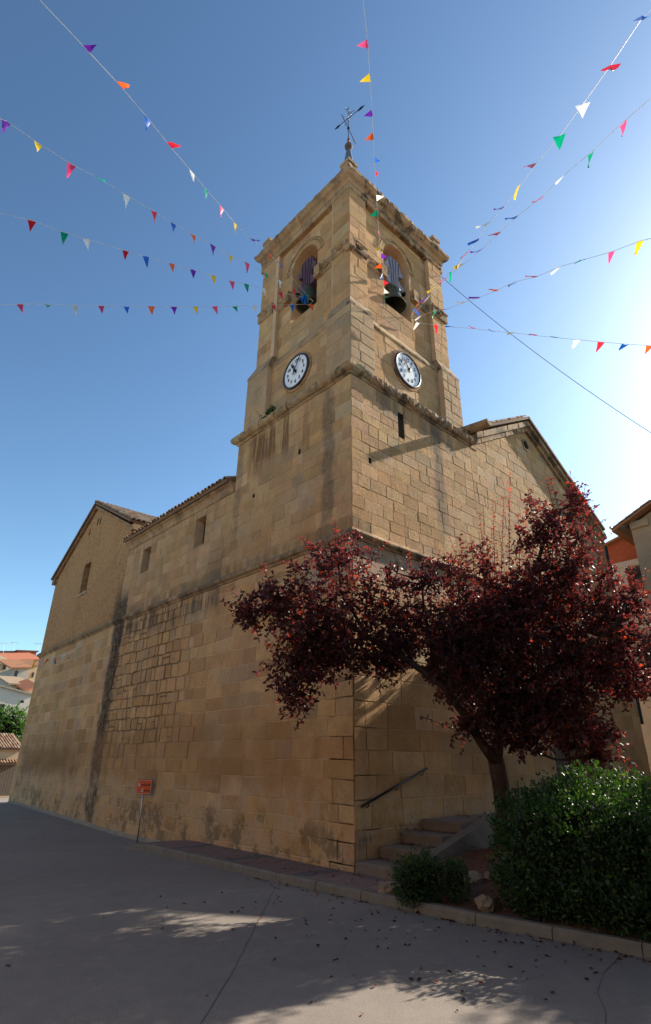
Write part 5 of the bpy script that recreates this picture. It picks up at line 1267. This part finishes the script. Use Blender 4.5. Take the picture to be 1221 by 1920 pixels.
m = MB(); m.tube([(HX-0.45, -0.22, 11.12), (HX+8, -0.22, 11.05)], 0.06, 8); m.build('gutter', 'galv', hA)
m = MB(); FH.box(m, -1.6, -0.87, 10.95, 11.25, 0.0, 0.10); m.build('eave_beam', 'plaster_cream', hA)
for (ya, za) in ((-2.0, 8.2), (-4.1, 8.2), (-2.0, 4.6), (-4.1, 4.6)):
    m = MB(); FH.box(m, ya-0.5, ya+0.5, za, za+1.3, -0.1, 0.003); w = m.build('window', 'glass', hA); m = MB()
    for (a, b, c, e) in ((ya-0.56, ya-0.5, za-0.05, za+1.36), (ya+0.5, ya+0.56, za-0.05, za+1.36), (ya-0.5, ya+0.5, za+1.3, za+1.36), (ya-0.5, ya+0.5, za-0.05, za)): FH.box(m, a, b, c, e, 0.0, 0.05)
    m.build('frame', 'wood', w)
# brick-topped house behind the church corner
hB = thing('brick_house', 'white house with a red brick top storey behind the church corner', 'house')
FB = Frame((18.0, 0, 0), (0, 1, 0), (-1, 0, 0)); m = MB()
FB.box(m, -2.5, 1.8, -0.5, 10.05, -6.0, 0.0); m.build('wall', 'plaster_white', hB)
m = MB(); FB.prism(m, [(-2.5, 10.3), (1.8, 10.3), (1.8, 10.95), (-2.5, 12.05)], -6.0, -0.01); m.build('brick_storey', 'brickwall', hB)
m = MB(); FB.box(m, -2.5, 1.8, 10.05, 10.3, -6.0, 0.05); m.build('concrete_beam', 'plaster_white', hB)
quadslab([(17.7, 2.1, 10.98), (17.7, -2.6, 12.18), (24, -2.6, 12.18), (24, 2.1, 10.98)], 0.10, 'tile', hB)
for (a, b, c, e) in ((-0.62, 0.25, 8.9, 10.0), (-0.6, 0.3, 5.6, 6.9)):
    m = MB(); FB.box(m, a, b, c, e, -0.2, 0.004); w = m.build('window', 'glass', hB); m = MB(); FB.box(m, a-0.07, a, c, e, 0, 0.05); FB.box(m, b, b+0.07, c, e, 0, 0.05); m.build('frame', 'wood', w)
m = MB(); m.tube([(15.12, -0.02, 3.2), (15.12, -0.02, 10.2)], 0.06, 8); m.build('downpipe', 'iron', church)

# ---- distant houses beyond the transept
def q(px, py, Y): return pxy(px, py, Y)
GZ = ground_z(0, 45)
sh = thing('garage', 'low tan garage with clay tile roof and plank door down the street', 'garage')
a = q(-30, 1400, 45); b = q(38, 1404, 45)
FS = Frame((0, 45, 0), (1, 0, 0), (0, -1, 0)); dz0, dz1 = q(10, 1490, 45)[2]-0.1, q(10, 1434, 45)[2]; dx0, dx1 = q(-20, 1460, 45)[0], q(26, 1460, 45)[0]
m = MB(); wall_holes(m, FS, a[0]-3, b[0], GZ-0.3, b[2], [(dx0, dx1, dz0, dz1)], 5.0, 0.0); m.build('wall', 'plaster_tan', sh)
dd = part('door', sh); nb_ = 9
for k in range(nb_):
    m = MB(); FS.box(m, dx0+(dx1-dx0)*k/nb_+0.01, dx0+(dx1-dx0)*(k+1)/nb_-0.01, dz0, dz1, -0.2, -0.12); m.build('door_plank', 'oldwood', dd)
rt = part('roof', sh); tile_field(rt, (a[0]-3, 44.6, b[2]-0.02), (1, 0, 0), (0, 1, 0.30), b[0]-a[0]+3.3, 4.4, 31, lambda i, j: j == 0)
rt2 = part('canopy', sh); tile_field(rt2, (dx0-0.5, 44.35, dz1+0.10), (1, 0, 0), (0, 1, 0.35), dx1-dx0+0.75, 0.8, 32, lambda i, j: j == 0)

def far_house(name, label, px0, px1, pyt0, pyt1, Y, mat, roofcol, deep=7, base=None, wins=(), over=0.3, roofmat='tile', slope=0.25, flat=False):
    t = thing(name, label, 'house', group='houses on the hillside beyond the transept')
    p0, p1 = q(px0, pyt0, Y), q(px1, pyt1, Y); zb = ground_z(0, 45)-0.5 if base is None else base; F_ = Frame((0, Y, 0), (1, 0, 0), (0, -1, 0))
    m = MB(); F_.prism(m, [(p0[0], zb), (p1[0], zb), (p1[0], p1[2]), (p0[0], p0[2])], -deep, 0); m.build('wall', mat, t)
    if not flat: quadslab([(p0[0]-over, Y-over, p0[2]+0.05), (p1[0]+over, Y-over, p1[2]+0.05), (p1[0]+over, Y+deep, p1[2]+0.05+slope*deep), (p0[0]-over, Y+deep, p0[2]+0.05+slope*deep)], 0.18, roofmat, t, 'roof', roofcol)
    else: quadslab([(p0[0]-over, Y-over, p0[2]+0.2), (p1[0]+over, Y-over, p1[2]+0.2), (p1[0]+over, Y+deep, p1[2]+0.2), (p0[0]-over, Y+deep, p0[2]+0.2)], 0.2, roofmat, t, 'roof', roofcol)
    for (x0, x1, y0, y1) in wins:
        A_, B_ = q(x0, y1, Y-0.05), q(x1, y0, Y-0.05); m = MB(); F_.box(m, A_[0], B_[0], A_[2], B_[2], -0.2, 0.02); w = m.build('window', 'glass', t)
        m = MB(); F_.box(m, A_[0]-0.08, A_[0], A_[2]-0.08, B_[2]+0.08, 0, 0.06); F_.box(m, B_[0], B_[0]+0.08, A_[2]-0.08, B_[2]+0.08, 0, 0.06); F_.box(m, A_[0], B_[0], B_[2], B_[2]+0.08, 0, 0.06); F_.box(m, A_[0], B_[0], A_[2]-0.08, A_[2], 0, 0.06); m.build('frame', 'wood', w)
    return t
TC = (0.36, 0.16, 0.08)
h1 = far_house('village_house', 'cream house with sloping roof edge behind the green shrub', -60, 59, 1268, 1302, 56, 'plaster_white', (0.30, 0.26, 0.21), 8, wins=[(-6, 8, 1322, 1352)], over=0.25, slope=0.1)
m = MB(); p_ = q(14, 1331, 55.9); m.tube([p_, p_+(0.5, -0.6, 0.25), p_+(0.85, -1.0, 0.75)], 0.035, 6); lp = thing('wall_lamp', 'small street lamp on a bracket on the cream house wall', 'lamp'); m.build('bracket', 'iron', lp)
m = MB(); m.lathe([(0.02, 0.22), (0.10, 0.20), (0.20, 0.05), (0.16, -0.04), (0.02, -0.06)], p_+(0.9, -1.05, 0.70), 10); m.build('lamp_head', 'iron', lp)
far_house('village_house', 'grey walled house with flat clay roof above the cream house', 24, 55, 1253, 1251, 78, 'plaster_grey', TC, 8, base=2, wins=[(28, 33, 1259, 1268)], over=0.4)
far_house('village_house', 'narrow tan house with one small window beside the transept edge', 53, 72, 1250, 1246, 80, 'plaster_tan', TC, 6, base=2, wins=[(60, 63, 1262, 1269)], over=0.3)
far_house('village_house', 'brown-roofed house with a white post porch below the grey walled house', 22, 52, 1283, 1284, 70, 'plaster_tan', (0.33, 0.24, 0.16), 6, base=1, wins=[(33, 42, 1286, 1291)], over=0.5)
far_house('village_house', 'low dark house with pale tiled roof at the top of the village', -30, 20, 1246, 1243, 92, 'plaster_tan', (0.40, 0.30, 0.20), 9, base=4, wins=[(6, 11, 1249, 1254)], over=0.4)
far_house('village_house', 'long house under a bright terracotta roof on the hill', 14, 74, 1239, 1236, 100, 'plaster_tan', (0.50, 0.17, 0.09), 9, base=4, wins=[(40, 46, 1241, 1246), (50, 56, 1241, 1246)], over=0.5)
far_house('village_house', 'maroon-sided house on the village skyline', 33, 69, 1221, 1222, 118, 'brickwall', (0.22, 0.09, 0.08), 9, base=6, over=0.3, flat=True)
far_house('village_house', 'wide brown house on the village skyline with rooftop aerials', -60, 33, 1223, 1222, 122, 'plaster_grey', (0.16, 0.09, 0.08), 9, base=6, over=0.3, flat=True)
far_house('village_house', 'small house with a red tiled roof beside the porch', 50, 66, 1296, 1286, 66, 'plaster_tan', (0.50, 0.18, 0.09), 5, base=1, over=0.3)
for k, (ax, ay, tall) in enumerate(((6, 1222, 16), (25, 1222, 17), (70, 1222, 15))):
    p0 = q(ax, ay+3, 121); p1 = q(ax+1, ay-tall, 121); t = thing('tv_aerial', ('thin television aerial at the outer end of the brown skyline house', 'thin television aerial beside the maroon-sided skyline house', 'thin television aerial on the skyline next to the transept edge')[k], 'aerial', group='aerials on the far roofs'); m = MB(); m.tube([p0, p1], 0.04, 4); m.build('mast', 'galv', t)
    m = MB(); m.tube([p1+(-0.7, 0, -0.05), p1+(0.9, 0, 0.1)], 0.03, 4)
    for j in range(4): m.tube([p1+(-0.5+0.35*j, 0, -0.35), p1+(-0.5+0.35*j, 0, 0.35)], 0.02, 4)
    m.build('dipoles', 'galv', t)
# hillside under the far houses
m = MB(); V = []; nx = 14; 
for Y in (50, 60, 70, 80, 92, 104, 118, 135, 180):
    for i in range(nx):
        x = -60+i*12; V.append((x, Y, -2.2+13.0*max(0, min(1, (Y-52)/70.0))+0.8*math.sin(x*0.13+Y*0.1)))
m.add(V, [(j*nx+i, j*nx+i+1, (j+1)*nx+i+1, (j+1)*nx+i) for j in range(8) for i in range(nx-1)]); m.build('hill', 'hill', smooth=True, kind='structure')
c_ = q(18, 1358, 51); e_ = q(46, 1366, 51)
shrub('leafy_shrub', 'bright green leafy shrub behind the garage roof', [((c_[0], 51, c_[2]-0.6), (1.5, 1.0, 1.9)), ((e_[0]-0.6, 51.3, e_[2]-0.7), (0.9, 0.8, 1.2)), ((c_[0]-2.2, 51, c_[2]-0.4), (1.4, 1.0, 1.8))], 5200, 0.24, (0.045, 0.095, 0.022), 'shrub')

# ------------------------------------------------------------------ street trees beyond the right edge of the view (their shade falls on the road; the second is added to block sky)
def street_tree(label, base, blobs3, seed, leafL=0.11, colr=(0.045, 0.085, 0.025)):
    t = thing('street_tree', label, 'tree', group='street trees'); P, D, N, L, tw = twigs_leaves(blobs3, None, leafL, spacing=0.06, tl=(0.5, 1.1)); n = len(P)
    C = np.array(colr)[None]*nrng.uniform(0.6, 1.5, (n, 1)); leaf_cloud('crown', 'green', t, P, D, N, L, 0.7, C)
    bk = MB(); b = np.array(base, float); top_ = np.array(blobs3[0][0]); bk.tube([b, b+(top_-b)*0.35+(0.05, 0.03, 0), b+(top_-b)*0.6, top_], [0.22, 0.17, 0.13, 0.05], 9)
    for (c, r, nt) in blobs3: bk.tube([b+(top_-b)*0.5, (b+(top_-b)*0.5+np.array(c))/2+nrng.normal(size=3)*0.1, np.array(c)], [0.09, 0.06, 0.02], 6)
    for (a, bq, c) in tw[::3]: bk.tube([a, bq, c], [0.012, 0.008, 0.003], 3, cap=False)
    bk.build('trunk', 'bark', t, smooth=True); return t
street_tree('leafy street tree standing on the far side of the hedge', (8.2, -7.6, 0.2), [((8.2, -7.6, 6.0), (1.7, 1.2, 1.4), 230), ((6.6, -6.6, 4.8), (1.25, 0.95, 1.0), 130), ((6.0, -7.6, 4.4), (0.9, 0.9, 0.7), 50), ((9.6, -8.6, 5.4), (1.4, 1.2, 1.1), 110), ((9.4, -7.0, 7.0), (1.2, 0.9, 1.0), 90)], 1)
street_tree('added unseen tree blocking sky over the church front, by the kerb end of the hedge', (1.4, -9.4, 0.0), [((1.2, -9.2, 6.2), (2.1, 1.9, 1.7), 230), ((-0.6, -10.0, 5.6), (1.5, 1.3, 1.2), 90), ((2.9, -9.0, 5.4), (1.4, 1.3, 1.1), 90)], 2)  # put in out of view to darken the lower front wall, steps and road
# houses added out of view across the street, behind the viewer: they close off the low sky and throw warm light back on the church
def added_row_house(label, x0, x1, y0, y1, h, mat, face, wins):
    t = thing('added_row_house', label, 'house', group='added houses out of view that shape the light'); wall_box((x0, y0, -0.5), (x1, y1, h), mat, t)
    quadslab([(x0-0.4, y0-0.1, h+0.02), (x1+0.5, y0-0.1, h+0.02), (x1+0.5, y1+0.1, h+0.02), (x0-0.4, y1+0.1, h+0.02)], 0.16, 'tile', t)
    fr = Frame((x1, 0, 0), (0, 1, 0), (1, 0, 0)) if face == 'x' else Frame((0, y1, 0), (1, 0, 0), (0, 1, 0))
    a, b = (y0, y1) if face == 'x' else (x0, x1); n = max(2, int((b-a)/2.6))
    for k in range(n):
        c = a+(b-a)*(k+0.5)/n
        for z in wins:
            m = MB(); fr.box(m, c-0.45, c+0.45, z, z+1.3, -0.1, 0.01); w = m.build('window', 'glass', t); m = MB()
            for (p, q_, v0, v1) in ((c-0.55, c-0.45, z-0.1, z+1.4), (c+0.45, c+0.55, z-0.1, z+1.4), (c-0.45, c+0.45, z+1.3, z+1.4), (c-0.45, c+0.45, z-0.1, z)): fr.box(m, p, q_, v0, v1, 0, 0.05)
            m.build('frame', 'wood', w)
    m = MB(); fr.box(m, (a+b)/2-0.5, (a+b)/2+0.5, -0.3, 2.1, -0.1, 0.02); m.build('door', 'wood', t)
added_row_house('added unseen cream house across the street from the church steps', -24, -15.5, -15, -4.2, 10.2, 'plaster_cream', 'x', (3.4, 6.2))
added_row_house('added unseen tan house across the street from the tower corner', -24, -15.8, -4.0, 6.2, 11.0, 'plaster_tan', 'x', (3.4, 6.4))
added_row_house('added unseen white house across the street from the aisle windows', -24, -15.2, 6.4, 19, 10.0, 'plaster_white', 'x', (3.2, 5.8))
added_row_house('added unseen tan house closing the street behind the viewer', -14.5, -4, -26, -18.5, 9.4, 'plaster_tan', 'y', (3.4, 6.0))
added_row_house('added unseen sky-blocking grey house facing the church front across the planting bed', -3.4, 13.5, -21, -11.4, 12.4, 'plaster_grey', 'y', (3.4, 6.6))
